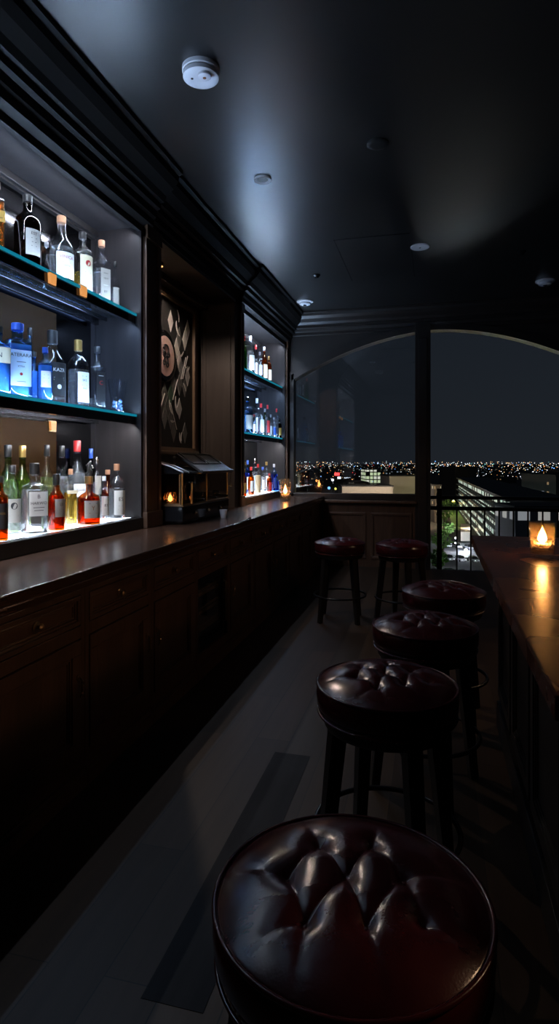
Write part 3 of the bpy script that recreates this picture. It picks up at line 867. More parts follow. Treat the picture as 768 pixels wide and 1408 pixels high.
# ------------------------------------------------------------------ framed art in the niche
AXX = XB + .012
AY0, AY1, AZ0, AZ1 = 3.78, 4.985, 1.345, 2.60
t = thing('framed_artwork', 'tall framed dark harlequin collage with a round pink emblem hanging in the niche', 'artwork', (AXX, (AY0 + AY1) / 2, AZ0))
aw, ah = (AY1 - AY0) / 2, AZ1 - AZ0
M['frame'] = wood('bronze_brown_frame', (.10, .065, .04), (.17, .11, .07), .35, 2)
M['art0'] = plain('artwork_black', (.008, .008, .0075), .7)
M['art1'] = plain('artwork_grey', (.16, .15, .14), .7, var=.3, vscale=12)
M['art2'] = plain('artwork_pale', (.55, .52, .49), .7, var=.25, vscale=14)
M['art3'] = plain('artwork_pink', (.60, .40, .35), .6, var=.3, vscale=25)
M['art4'] = plain('artwork_green', (.06, .11, .07), .6, var=.3)
mb = MB().box(0, .035, -aw, aw, 0, .03, .004).box(0, .035, -aw, aw, ah - .03, ah, .004).box(0, .035, -aw, -aw + .03, .03, ah - .03, .004).box(0, .035, aw - .03, aw, .03, ah - .03, .004)
mb.box(0, .06, -aw - .02, aw + .02, -.03, 0, .006)
mb.build('frame', M['frame'], t)
def flat(mb, pts, x): # thin raised patch
    n = len(pts); mb.add([(x, p[0], p[1]) for p in pts] + [(x - .003, p[0], p[1]) for p in pts],
                         [tuple(range(n)), tuple(reversed(range(n, 2 * n)))] + [(i, i + n, (i + 1) % n + n, (i + 1) % n) for i in range(n)])
random.seed(5)
g, w_, gr = MB(), MB(), MB()
dw, dh = .115, .20
for i in range(-5, 6):
    for j in range(0, 13):
        cy = i * dw + (dw / 2 if j % 2 else 0); cz = .06 + j * dh / 2
        if not (-aw + .09 < cy < aw - .09 and .13 < cz < ah - .13): continue
        r = random.random()
        if (cy ** 2 + (cz - .755) ** 2) < .22 ** 2: continue
        sh = [(cy - dw / 2 * .9, cz), (cy, cz - dh / 2 * .9), (cy + dw / 2 * .9, cz), (cy, cz + dh / 2 * .9)]
        (w_ if r < .13 else g if r < .42 else gr if r < .48 else MB()).__class__
        if r < .16: flat(w_, sh, .0145)
        elif r < .45: flat(g, sh, .0145)
        elif r < .50: flat(gr, sh, .0145)
for k in range(26):
    cy = random.uniform(-aw + .12, aw - .12); cz = random.uniform(.12, ah - .12); a0 = random.uniform(0, 6.3); R = random.uniform(.05, .13); sp_ = random.uniform(.7, 1.6); wd = random.uniform(.006, .014)
    if (cy ** 2 + (cz - .755) ** 2) < .30 ** 2 or abs(cy) + R > aw - .04: continue
    n = 8; o1 = []; o2 = []
    for q in range(n + 1):
        a = a0 + sp_ * q / n; ww = wd * math.sin(PI * (q + .6) / (n + 1.2))
        zz = lambda rr: (cy + rr * math.cos(a), max(.04, min(ah - .04, cz + rr * math.sin(a))))
        o1.append(zz(R + ww)); o2.append(zz(R - ww))
    flat(w_, o1 + o2[::-1], .018)
for k in range(7):   # straight pale slashes
    cy = random.uniform(-.25, .42); cz = random.uniform(.15, 1.1); a = random.choice([1.0, 1.1, 2.1]); l = random.uniform(.06, .13)
    if (cy ** 2 + (cz - .755) ** 2) < .28 ** 2: continue
    dx, dy = math.cos(a), math.sin(a)
    flat(w_, [(cy - dx * l, cz - dy * l), (cy - dx * l + dy * .008, cz - dy * l - dx * .008), (cy + dx * l + dy * .008, cz + dy * l - dx * .008), (cy + dx * l, cz + dy * l)], .0185)
cv = MB().box(0, .012, -aw + .03, aw - .03, .03, ah - .03); cnt = [len(cv.f)]
for q in (g, w_, gr):
    cv.add(q.v, q.f); cnt.append(len(q.f))
co = cv.build('collage_canvas', [M['art0'], M['art1'], M['art2'], M['art4']], t)
idx = [k for k, c_ in enumerate(cnt) for _ in range(c_)]
for pf, k in zip(co.data.polygons, idx): pf.material_index = k
eb = MB().lathe([(.205, 0), (.205, .008), (.19, .011)], 48).xf(Matrix.Translation(Vector((.012, 0, .755))) @ Matrix.Rotation(PI / 2, 4, 'Y')).build('emblem_ring', M['black_gloss'], t)
MB().lathe([(.160, .011), (.157, .014)], 48).xf(Matrix.Translation(Vector((.012, 0, .755))) @ Matrix.Rotation(PI / 2, 4, 'Y')).build('emblem_disc', M['art3'], eb)
mk = MB()
for (y, z, r) in ((0, .80, .045), (0, .72, .03), (-.03, .765, .022), (.04, .77, .02), (.02, .69, .02), (-.035, .70, .018)):
    mk.ring(r, .006, 0, 24, s2=6) if False else None
    pts = [(.028, y + r * math.cos(2 * PI * k / 20) * (1 + .2 * math.sin(3 * k)), z + r * math.sin(2 * PI * k / 20)) for k in range(20)]
    mk.tube(pts, .007, 5, True)
mk.build('emblem_marks', M['ink'], eb)

# ------------------------------------------------------------------ bottles
PROF = {
 'round': [(.90, 0, 2), (1, .012, 2), (1, .60, 2), (.96, .65, 2), (.80, .70, 2), (.52, .745, 2), (.36, .78, 2), (.32, .82, 2), (.32, .92, 2)],
 'long':  [(.90, 0, 2), (1, .012, 2), (1, .50, 2), (.93, .57, 2), (.72, .64, 2), (.48, .70, 2), (.36, .76, 2), (.33, .82, 2), (.33, .92, 2)],
 'square': [(.80, 0, 5), (.86, .012, 6), (.86, .62, 6), (.82, .665, 5), (.60, .70, 3), (.36, .73, 2), (.31, .76, 2), (.31, .92, 2)],
 'tall':  [(.90, 0, 2), (1, .012, 2), (1, .66, 2), (.94, .70, 2), (.70, .735, 2), (.42, .76, 2), (.34, .79, 2), (.33, .92, 2)],
 'squat': [(.90, 0, 2.6), (1, .015, 2.8), (1, .50, 2.8), (.93, .57, 2.6), (.70, .625, 2.2), (.40, .66, 2), (.28, .69, 2), (.27, .90, 2)],
 'bulb':  [(.86, 0, 2), (.95, .015, 2), (1, .30, 2), (.97, .48, 2), (.85, .60, 2), (.55, .68, 2), (.38, .72, 2), (.33, .80, 2), (.33, .92, 2)],
 'block': [(.84, 0, 6), (.88, .012, 8), (.88, .72, 8), (.80, .765, 5), (.50, .785, 3), (.40, .80, 2), (.38, .92, 2)],
}
def sect(a, n): return 1 / (abs(math.cos(a)) ** n + abs(math.sin(a)) ** n) ** (1 / n)
def text_mesh(txt, size):
    cu = bpy.data.curves.new('lettering', 'FONT'); cu.body = txt; cu.size = size; cu.align_x = 'CENTER'; cu.align_y = 'CENTER'
    cu.resolution_u = 2; cu.extrude = 0
    ob = bpy.data.objects.new('lettering', cu); COL.objects.link(ob)
    dg = bpy.context.evaluated_depsgraph_get()
    me = bpy.data.meshes.new_from_object(ob.evaluated_get(dg))
    vs = [v.co.copy() for v in me.vertices]; fs = [tuple(p.vertices) for p in me.polygons]
    bpy.data.objects.remove(ob); bpy.data.meshes.remove(me); bpy.data.curves.remove(cu)
    return vs, fs
def bottle(loc, R, H, shape='round', glass='glass', liq='water', fill=.62, cap='black_plastic', label=None, lz=(.15, .5), lw=.9, texts=(), desc='', rz=-38, group=None, name='spirit_bottle', capz=(.90, 1.0), capr=1.15):
    t = thing(name, desc, 'bottle', loc, rad(rz), group)
    prof = [(r * R, z * H, n) for r, z, n in PROF[shape]]
    top_r = prof[-1][0]
    body = MB().lathe_n(prof, 36).build('glass_body', M[glass], t, smooth=True, angle=50)
    # liquid column
    if liq:
        lp = []; fz = fill * H
        wt = min(.004, R * .12)
        for i, (r, z, n) in enumerate(prof):
            zz = max(z, .012 * H + .004)
            if zz >= fz:
                r0, z0, n0 = prof[i - 1]; k = (fz - z0) / max(1e-6, z - z0); lp.append((max(.002, r0 + (r - r0) * k - wt), fz, n)); break
            lp.append((max(.002, r - wt), zz, n))
        else:
            pass
        if lp[0][1] == lp[1][1]: lp = lp[1:]
        MB().lathe_n(lp, 32).build('liquid', M[liq], t, smooth=True, angle=50)
    MB().lathe([(top_r * capr * .9, capz[0] * H), (top_r * capr, (capz[0] + .005) * H), (top_r * capr, (capz[1] - .006) * H), (top_r * capr * .9, capz[1] * H)], 20).build('cap', M[cap], t, smooth=True)
    MB().ring(top_r, R * .05, (capz[0] - .015) * H, 20, s2=6).build('neck_ring', M[glass], body, smooth=True, angle=80)
    if label:
        n = prof[2][2]; rr = prof[2][0] * 1.012
        m_ = MB(); K = 14; vs = []
        for k in range(K + 1):
            a = -lw + 2 * lw * k / K; q = rr * sect(a, n)
            for z in lz: vs.append((q * math.cos(a), q * math.sin(a), z * H))
        for k in range(K + 1):
            a = -lw + 2 * lw * k / K; q = (rr - .0006) * sect(a, n)
            for z in lz: vs.append((q * math.cos(a), q * math.sin(a), z * H))
        o_ = 2 * (K + 1)
        fs = [(2 * k, 2 * k + 2, 2 * k + 3, 2 * k + 1) for k in range(K)] + [(o_ + 2 * k, o_ + 2 * k + 1, o_ + 2 * k + 3, o_ + 2 * k + 2) for k in range(K)]
        lb = m_.add(vs, fs).build('label', M[label], t, smooth=True)
        for (txt, size, z, ink) in texts:
            r2 = rr * 1.015
            if txt == '@':   # round seal
                tv = [Vector((size * math.cos(2 * PI * k / 20), size * math.sin(2 * PI * k / 20), 0)) for k in range(20)]; tf = [tuple(range(20))]
            elif txt == '-': # fine print line
                tv = [Vector((-size, -.0012, 0)), Vector((size, -.0012, 0)), Vector((size, .0012, 0)), Vector((-size, .0012, 0))]; tf = [(0, 1, 2, 3)]
            else:
                tv, tf = text_mesh(txt, size)
            out = []
            for v in tv:
                if n > 4 or txt == '@':   # flat face
                    q = r2 * sect(math.atan2(v.x, r2), n)
                    a = math.atan2(v.x, r2); out.append((q * math.cos(a), q * math.sin(a), z * H + v.y))
                else:
                    a = v.x / r2; q = r2 * sect(a, n); out.append((q * math.cos(a), q * math.sin(a), z * H + v.y))
            MB().add(out, tf).build('print', M[ink], lb)
    return t
def row(px, X, base, topy, wpx, **kw):
    Y = at_X(px, X); D_ = dep(X, Y)
    H = (EYE - (topy - HOR) / F * D_) - base; R = wpx / 2 / F * D_
    return bottle((X, Y, base + .0008), R, H, **kw)

# --- long bay, top shelf
TX = -1.90
row(-5, TX, TOP, 250, 22, shape='block', liq='l_amber', fill=.72, cap='cap_gold', label='paper_gold', lz=(.45, .6), texts=(('-', .02, .5, 'ink'),), desc='amber whisky bottle cut off by the left frame edge on the top shelf')
row(38, TX, TOP, 269, 35, shape='round', glass='glass_dark', liq='l_brown', fill=.66, cap='black_plastic', label='paper_grey', lz=(.18, .52), lw=.62, rz=-25, texts=(('EST', .020, .46, 'ink'), ('-', .014, .40, 'ink'), ('-', .012, .35, 'ink'), ('-', .014, .30, 'ink')), desc='dark brown bottle with a grey label on the top shelf')
row(64, -2.02, TOP, 333, 15, shape='long', liq=None, cap='grey_plastic', desc='faint small clear bottle behind the dark brown one on the top shelf')
row(84.5, TX, TOP, 298, 33, shape='long', fill=.55, cap='cork', label='paper_white', lz=(.10, .46), lw=.85, rz=-30, texts=(('VINICA', .024, .39, 'ink_red'), ('-', .022, .32, 'ink'), ('CRISTAL', .011, .27, 'ink'), ('-', .018, .22, 'ink'), ('-', .022, .17, 'ink')), desc='clear bottle with orange cork and red lettering on the top shelf')
row(113.5, TX, TOP, 320, 26, shape='tall', liq='l_yellow', fill=.36, cap='black_plastic', label='paper_cream', lz=(.06, .62), lw=.85, rz=-22, texts=(('@', .017, .50, 'ink_red'), ('-', .018, .36, 'ink'), ('-', .02, .31, 'ink'), ('-', .016, .26, 'ink'), ('-', .018, .2, 'ink'), ('-', .012, .14, 'ink')), desc='bottle with cream label and red seal over yellow liquor on the top shelf')
row(139.5, TX, TOP, 331, 25, shape='square', fill=.55, cap='cork', label='paper_grey', lz=(.08, .55), lw=.6, rz=-28, texts=(('-', .014, .48, 'ink'), ('1819', .016, .4, 'ink'), ('-', .014, .30, 'ink_white'), ('BT', .02, .2, 'ink')), desc='square clear bottle with a cork on the top shelf')
row(158, -1.93, TOP, 360, 12.5, shape='tall', fill=.5, cap='black_plastic', label='paper_grey', lz=(.1, .5), lw=.9, rz=-30, desc='slim clear bottle at the right end of the top shelf')
# --- long bay, middle shelf
row(-4, -1.86, MID, 449, 34, shape='block', glass='glass_blue', liq='l_blue', fill=.7, cap='black_plastic', label='paper_cream', lz=(.45, .68), texts=(('N', .03, .56, 'ink'),), desc='blue square bottle cut off by the left frame edge on the middle shelf')
row(24, -1.85, MID, 445, 37, shape='block', glass='glass_blue', liq='l_blue', fill=.7, cap='cap_blue', label='paper_blue', lz=(.14, .62), lw=.70, rz=-35, texts=(('ATERARA', .022, .55, 'ink'), ('-', .02, .46, 'ink'), ('XTRA', .012, .40, 'ink'), ('@', .007, .30, 'ink_red'), ('-', .02, .2, 'ink')), desc='big pale blue square gin bottle with black arched lettering on the middle shelf')
row(41, -2.03, MID, 451, 16, shape='square', glass='glass_blue', liq='water', cap='black_plastic', desc='clear bottle with black cap hidden behind the big blue bottle')
row(47, -1.95, MID, 484, 15, shape='bulb', glass='glass_blue', liq='l_blue', cap='black_plastic', desc='dark blue round-shouldered bottle squeezed between two others on the middle shelf')
row(62, -1.84, MID, 478, 20, shape='tall', glass='glass_blue', liq='l_blue', fill=.66, cap='cap_blue', label='paper_white', lz=(.25, .55), lw=.7, rz=-45, texts=(('-', .01, .48, 'ink'), ('-', .012, .42, 'ink'), ('-', .012, .35, 'ink')), desc='small blue bottle with a white label on the middle shelf')
row(72, -1.94, MID, 455, 36, shape='long', glass='glass', liq='water', fill=.55, cap='black_plastic', label='paper_black', lz=(.12, .56), lw=.75, rz=-25, capz=(.82, 1.), texts=(('KAZR', .026, .46, 'ink_white'), ('-', .028, .36, 'ink_white'), ('-', .03, .33, 'paper_cream'), ('@', .012, .24, 'ink_white')), desc='tall bottle with black cap and black label on the middle shelf')
row(107.5, TX, MID, 468, 29, shape='round', fill=.56, cap='cap_gold', label='paper_white', lz=(.08, .52), lw=.65, rz=-22, capz=(.84, 1.), texts=(('-', .014, .46, 'ink'), ('SKS', .018, .4, 'ink'), ('-', .016, .33, 'ink'), ('MAS', .012, .28, 'ink'), ('-', .016, .16, 'cap_blue')), desc='clear bottle with a white label beside the tall black-capped one, middle shelf')
row(133.5, TX, MID, 477, 23, shape='square', glass='glass', liq='water', fill=.2, cap='black_plastic', label='paper_black', lz=(.16, .60), lw=.6, rz=-28, texts=(('C', .034, .43, 'ink_red'), ('-', .016, .54, 'ink_white')), desc='square bottle with black label and red letter on the middle shelf')
def tumbler():
    X = -1.86; px = 161.5; Y = at_X(px, X); D_ = dep(X, Y); R = 27 / 2 / F * D_; H = (EYE - (523 - HOR) / F * D_) - MID
    t = thing('glass_tumbler', 'empty flared glass tumbler at the right end of the middle shelf', 'glass', (X, Y, MID + .0008))
    MB().lathe([(.001, 0), (R * .62, 0), (R * .64, .003), (R * .72, H * .4), (R, H), (R - .002, H), (R * .72 - .002, H * .42), (R * .6, .016), (.001, .014)], 32, cap=False).build('bowl', M['glass'], t, smooth=True)
    MB().lathe([(R * .58, .002), (R * .60, .013)], 32).build('heavy_base', M['water'], t, smooth=True)
    mb = MB()
    random.seed(3)
    for k in range(7):
        a = k * .9; mb.box(-.009, .009, -.009, .009, -.009, .009, .002) if False else None
        b2 = MB().box(-.009, .009, -.009, .009, -.009, .009, .002).xf(Matrix.Translation(Vector((R * .34 * math.cos(a * 2.3), R * .34 * math.sin(a * 2.3), .028 + k * .0075))) @ Matrix.Rotation(a, 4, (1, 1, .4)))
        mb.add(b2.v, b2.f)
    mb.build('glass_facets', M['l_blue'], t)
tumbler()
# --- long bay, lit ledge: back row
BR = -2.02
for px, ty, w, sh, gl, lq, cp, ds in (
    (11, 612, 26, 'long', 'glass_green', 'water', 'black_plastic', 'leftmost black-capped bottle in the back row of the lit ledge'),
    (31, 613, 24, 'bulb', 'glass_green', 'l_olive', 'cap_gold', 'olive bottle with gold cap in the back row of the lit ledge'),
    (64.5, 612, 20, 'bulb', 'glass', 'l_olive', 'black_plastic', 'bottle with pale green spirit behind the large square bottle on the ledge'),
    (85, 613, 20, 'long', 'glass', 'water', 'black_plastic', 'dark-necked clear bottle behind the yellow one on the lit ledge'),
    (106, 606, 26, 'long', 'glass', 'water', 'cap_red', 'tall clear bottle with a red foil neck in the back row of the ledge'),
    (125, 617, 15, 'tall', 'glass_dark', 'l_deepblue', 'cap_blue', 'slim dark blue bottle with blue cap in the back row of the ledge')):
    lb = {'cap_red': 'paper_white'}.get(cp)
    row(px, BR, LEDGE, ty, w, shape=sh, glass=gl, liq=lq, cap=cp, fill=.6, label=lb, lz=(.3, .46), lw=.8, rz=-30, capz=(.86, 1.), texts=((('GWAS', .02, .38, 'ink'),) if lb else ()), desc=ds)
row(133, -1.95, LEDGE, 629, 12, shape='tall', fill=.6, cap='chrome', label='paper_grey', lz=(.4, .7), rz=-30, desc='thin clear bottle with a silver cap behind the dragon-topped bottle')
# front row
FRX = -1.83
row(1, -1.82, LEDGE, 655, 19, shape='tall', glass='glass_amber', liq='l_amber', fill=.66, cap='black_plastic', label='paper_black', lz=(.18, .58), lw=1.1, rz=-40, texts=(('-', .02, .5, 'cap_gold'), ('DOR', .014, .42, 'cap_gold'), ('-', .02, .32, 'cap_gold')), desc='dark amber bottle cut off by the left frame edge on the ledge')
row(17, -1.91, LEDGE, 640, 24, shape='long', glass='glass', liq='water', fill=.5, cap='black_plastic', label='paper_grey', lz=(.18, .52), lw=.9, rz=-40, texts=(('@', .016, .42, 'ink'), ('-', .02, .28, 'ink')), desc='clear bottle with grey label and round black seal on the ledge')
row(47.5, FRX, LEDGE, 637, 36, shape='square', fill=.62, cap='black_plastic', label='paper_white', lz=(.26, .60), lw=.70, rz=-33, capz=(.84, 1.), texts=(('HARWO', .020, .44, 'ink'), ('-', .026, .38, 'ink'), ('-', .022, .34, 'ink'), ('B', .026, .53, 'ink')), desc='large square clear bottle with a white label on the lit ledge')
row(77.5, FRX, LEDGE, 652, 23, shape='bulb', glass='glass_amber', liq='l_red', fill=.62, cap='black_plastic', label='paper_grey', lz=(.24, .56), lw=.75, rz=-20, capz=(.80, 1.), texts=(('S5', .022, .46, 'ink'), ('-', .012, .36, 'ink')), desc='red amber bottle with an oval grey label and black stopper on the ledge')
row(97, -1.91, LEDGE, 645, 18, shape='square', liq='l_yellow', fill=.58, cap='cork', label='paper_cream', lz=(.56, .62), rz=-30, desc='square bottle of bright yellow spirit on the lit ledge')
def dragon_bottle():
    t = row(122, FRX, LEDGE, 655, 28, shape='squat', glass='glass_amber', liq='l_red', fill=.56, cap='brass', label='paper_grey', lz=(.14, .50), lw=.8, rz=-33, capz=(.84, 1.), capr=1.5,
            texts=(('Y', .035, .34, 'ink_brown'), ('-', .022, .24, 'ink_brown'), ('-', .022, .44, 'ink')), desc='squat red whisky bottle with a black animal-shaped stopper on the ledge')
    Rr = 28 / 2 / F * dep(FRX, at_X(122, FRX))
    Y = at_X(122, FRX); H = (EYE - (655 - HOR) / F * dep(FRX, Y)) - LEDGE
    mb = MB().tube([(0, 0, H), (0, .004, H + .02), (.004, -.002, H + .045), (0, .003, H + .07), (.0, .012, H + .085)], [.014, .013, .010, .009, .003], 10)
    mb.tube([(0, .002, H + .03), (0, -.02, H + .012), (0, -.016, H + .002)], [.006, .005, .004], 8).tube([(0, -.0, H + .065), (.003, -.016, H + .06)], [.008, .004], 8).tube([(0, .0, H + .02), (0, .022, H + .03), (0, .018, H + .008)], [.006, .005, .003], 8)
    mb.build('stopper_figure', M['black_plastic'], t, smooth=True, angle=80)
dragon_bottle()
row(143, -1.83, LEDGE, 655, 14, shape='tall', fill=.55, cap='white_plastic', label='paper_white', lz=(.14, .56), lw=.9, rz=-35, texts=(('83', .022, .36, 'ink'), ('-', .01, .26, 'ink')), desc='small clear bottle with white label next to the squat red whisky bottle')
row(148, -1.93, LEDGE, 646, 17, shape='bulb', glass='glass_amber', liq='l_red', fill=.6, cap='cork', desc='red amber bottle half hidden behind the small white-label bottle')
row(160.5, -1.84, LEDGE, 638, 22, shape='round', fill=.56, cap='cork', label='paper_white', lz=(.08, .52), lw=.85, rz=-30, capz=(.88, 1.), texts=(('E5', .032, .36, 'ink'), ('-', .014, .24, 'ink'), ('-', .018, .18, 'ink')), desc='clear bottle with pale cork at the right end of the lit ledge')
# --- narrow bay
def small(px, ty, w, base, X, shape, glass, liq, cap, label, desc):
    row(px, X, base, ty, w, shape=shape, glass=glass, liq=liq, cap=cap, label=label, lz=(.12, .5), lw=1., rz=-28, desc=desc, capz=(.88, 1.))
NB = [
 (335.5, 463, 8, TOP, -1.84, 'tall', 'glass_green', 'l_green', 'cap_red', None, 'green bottle at the left end of the far bay top shelf'),
 (344, 462, 11, TOP, -1.87, 'long', 'glass', 'water', 'white_plastic', 'paper_white', 'clear bottle with white label beside the green one, far bay top shelf'),
 (351.5, 474, 8, TOP, -1.95, 'long', 'glass', 'water', 'cap_red', 'paper_white', 'red-capped clear bottle on the far bay top shelf'),
 (357, 484, 7, TOP, -1.84, 'tall', 'glass', 'water', 'grey_plastic', 'paper_blue', 'slim clear bottle with pale blue label, far bay top shelf'),
 (363, 477, 9, TOP, -1.89, 'round', 'glass_amber', 'l_yellow', 'white_plastic', 'paper_cream', 'white-capped golden bottle on the far bay top shelf'),
 (369.5, 490, 7, TOP, -1.86, 'tall', 'glass_amber', 'l_amber', 'cap_gold', 'paper_cream', 'small amber bottle at the right end of the far bay top shelf'),
 (340, 546, 15, MID, -1.85, 'round', 'glass_blue', 'water', 'chrome', 'paper_grey', 'broad bluish bottle at the left end of the far bay middle shelf'),
 (349, 570, 7, MID, -1.80, 'long', 'glass', 'water', 'cap_red', 'paper_white', 'short red-topped bottle on the far bay middle shelf'),
 (353, 548, 9, MID, -1.97, 'tall', 'glass', 'water', 'white_plastic', 'paper_white', 'white-capped bottle at the back of the far bay middle shelf'),
 (358.5, 555, 9, MID, -1.86, 'long', 'glass', 'water', 'cap_red', 'paper_white', 'tall bottle with a large red cap, far bay middle shelf'),
 (364, 562, 7, MID, -1.93, 'tall', 'glass_green', 'water', 'grey_plastic', None, 'pale green slim bottle on the far bay middle shelf'),
 (367.5, 557, 7, MID, -1.84, 'tall', 'glass', 'water', 'cap_red', 'ink_red', 'bottle with a red label on the far bay middle shelf'),
 (372, 570, 6, MID, -1.88, 'long', 'glass', 'water', 'grey_plastic', 'paper_white', 'small white-labelled bottle right of the red-labelled one, middle shelf'),
 (376.5, 574, 6.5, MID, -1.81, 'tall', 'glass', 'water', 'grey_plastic', 'cap_blue', 'bottle with a deep blue label on the far bay middle shelf'),
 (380, 562, 6, MID, -1.80, 'tall', 'glass', 'water', 'cap_red', None, 'slim red-capped bottle on the far bay middle shelf, second from right'),
 (383.5, 575, 7, MID, -1.80, 'tall', 'glass_dark', 'l_brown', 'black_plastic', 'paper_gold', 'brown-labelled bottle at the right end of the far bay middle shelf'),
 (335.5, 645, 7, LEDGE, -1.83, 'round', 'glass_amber', 'l_amber', 'cap_gold', 'paper_gold', 'amber bottle at the left end of the far bay ledge'),
 (340, 633, 8, LEDGE, -1.98, 'tall', 'glass_blue', 'l_deepblue', 'cap_blue', 'paper_cream', 'blue-capped bottle at the back left of the far bay ledge'),
 (345, 642, 9, LEDGE, -1.85, 'bulb', 'glass_amber', 'l_yellow', 'cap_red', 'paper_white', 'golden bottle with red cap on the far bay ledge'),
 (350, 631, 9, LEDGE, -1.97, 'tall', 'glass', 'water', 'chrome', 'paper_blue', 'tall silver-capped bottle at the back of the far bay ledge'),
 (354.5, 638, 8, LEDGE, -1.84, 'tall', 'glass', 'l_cream', 'cap_red', None, 'bottle of pale cream liqueur on the far bay ledge'),
 (361, 642, 9, LEDGE, -1.87, 'long', 'glass', 'water', 'cap_blue', 'paper_white', 'white-labelled bottle beside the cream liqueur on the far bay ledge'),
 (366, 635, 8, LEDGE, -1.97, 'tall', 'glass', 'water', 'cap_gold', 'paper_white', 'gold-capped tall bottle at the back of the far bay ledge'),
 (370, 651, 7, LEDGE, -1.84, 'tall', 'glass_amber', 'l_red', 'cap_red', 'ink_red', 'short bright red bottle on the far bay ledge'),
 (376.5, 638, 8, LEDGE, -1.81, 'tall', 'glass_blue', 'l_deepblue', 'white_plastic', 'cap_blue', 'deep blue bottle on the far bay ledge'),
 (380.5, 652, 5, LEDGE, -1.80, 'long', 'glass_blue', 'l_deepblue', 'cap_blue', None, 'small violet-blue bottle right of the deep blue one'),
 (384, 660, 5, LEDGE, -1.79, 'long', 'glass', 'water', 'grey_plastic', 'paper_blue', 'short clear bottle at the right end of the far bay ledge')]
for a in NB: small(*a)

# niche downlight
t = thing('recessed_spotlight', 'small warm downlight in the head of the art niche', 'spotlight', (XB + .15, 4.0, SOFF))
MB().lathe([(.03, -.001), (.044, -.001), (.044, -.027), (.042, -.027), (.042, -.006), (.03, -.006)], 28, cap=False).build('housing', M['bronze'], t)
MB().lathe([(.03, -.002), (.029, -.005)], 24).build('lens', M['amber_glow'], t)
ld = bpy.data.lights.new('niche_spot', 'SPOT'); ld.energy = 48; ld.color = (1., .80, .66); ld.spot_size = rad(156); ld.spot_blend = .35; ld.shadow_soft_size = .007
lo = bpy.data.objects.new('niche_spot_light', ld); COL.objects.link(lo); lo.location = (XB + .15, 4.0, SOFF - .013); lo.rotation_euler = (0, 0, 0)

# ------------------------------------------------------------------ ceiling fittings
def disc_thing(name, label, cat, px, py, R, prof, mat, inner=None):
    p = at_h(px, py, CEIL)
    t = thing(name, label, cat, (p.x, p.y, CEIL))
    MB().lathe([(r * R, -z) for r, z in prof], 40).build('housing', M[mat], t, smooth=True, angle=35)
    return t
t = disc_thing('smoke_detector', 'large white round smoke detector on the ceiling at upper left', 'smoke detector', 276, 94, .086, [(1, 0), (1, .018), (.96, .022)], 'white_plastic')
MB().lathe([(.07, -.022), (.080, -.026), (.082, -.045), (.07, -.052), (.045, -.054), (.02, -.054)], 40).build('sensor_head', M['white_plastic'], t, smooth=True, angle=35)
MB().lathe([(.030, -.050), (.030, -.064), (.022, -.068)], 24, (.030, -.030, 0)).build('sensor_cap', M['white_plastic'], t, smooth=True, angle=35)
MB().lathe([(.008, -.064), (.008, -.0695)], 14, (.030, -.030, 0)).build('sensor_lens', M['ink_brown'], t)
MB().lathe([(.006, -.053), (.006, -.0560)], 12, (-.035, -.02, 0)).build('indicator', M['black_plastic'], t)
t = disc_thing('ceiling_speaker', 'small round recessed ceiling spotlight with white ring near shelving', 'spotlight', 361, 246, .056, [(.62, 0), (.62, .004), (1, .012), (.98, .003), (1, 0)], 'white_plastic')
t['category'] = 'spotlight'; t.name = 'recessed_spotlight'
MB().lathe([(.034, -.001), (.034, -.006)], 24).build('dark_lens', M['black_plastic'], t)
t = disc_thing('recessed_spotlight', 'black round ceiling spotlight left unlit in the middle of the ceiling', 'spotlight', 519, 197, .062, [(1, 0), (1, .008), (.9, .012), (.6, .012)], 'black_plastic')
t = disc_thing('blanking_plate', 'flat white round cover plate on the ceiling', 'cover plate', 577, 339, .078, [(1, 0), (1, .006), (.95, .010)], 'white_plastic')
MB().lathe([(.008, -.010), (.008, -.013)], 12).build('screw', M['grey_plastic'], t)
t = disc_thing('sprinkler_head', 'small dark sprinkler rose left of the ceiling hatch', 'sprinkler', 435, 378, .036, [(1, 0), (1, .008), (.5, .02), (.5, .03)], 'black_metal')
t = disc_thing('sprinkler_head', 'small dark sprinkler rose at the right of the ceiling', 'sprinkler', 717, 346, .036, [(1, 0), (1, .008), (.5, .02), (.5, .03)], 'black_metal')
for px, py, lb in ((419, 414, 'white smoke detector above the far left corner of the arched window'), (749, 386, 'white smoke detector at the far right of the ceiling')):
    t = disc_thing('smoke_detector', lb, 'smoke detector', px, py, .092, [(1, 0), (1, .012), (.7, .02), (.66, .038), (.55, .045)], 'white_plastic')
    MB().lathe([(.02, -.046), (.018, -.052)], 16).build('sensor_lens', M['black_plastic'], t)

# added fill lamps on the right-hand wall, out of shot, that warm up the cabinets
for y, z, e, lb in ((1.25, 1.22, 17., 'added bronze fill lamp with a hooded shade on the right wall beside the bar counter'), (3.9, 1.30, 7., 'added bronze fill lamp with a hooded shade on the right wall past the bar counter')):
    t = thing('fill_lamp', lb, 'fill lamp', (1.215, y, z))
    MB().box(-.02, .005, -.05, .05, -.09, .09, .006).build('back_plate', M['bronze'], t)
    MB().tube([(-.02, 0, .03), (-.09, 0, .09), (-.13, 0, .06)], .008, 8).build('arm', M['bronze'], t)
    MB().lathe([(.02, .07), (.03, .068), (.085, .0), (.083, .0), (.028, .064)], 24, (-.13, 0, 0), cap=False).build('shade', M['bronze'], t, smooth=True)
    MB().sphere((-.13, 0, .02), .020, 14, 10).build('bulb', M['ember'], t, smooth=True)
    ld = bpy.data.lights.new('fill_lamp_spot', 'SPOT'); ld.energy = e; ld.color = (1., .62, .36); ld.spot_size = rad(128); ld.spot_blend = .5; ld.shadow_soft_size = .04
    lo = bpy.data.objects.new('fill_lamp_light', ld); COL.objects.link(lo); lo.location = (1.215 - .13, y, z - .02)
    lo.rotation_euler = (0, rad(62), 0)

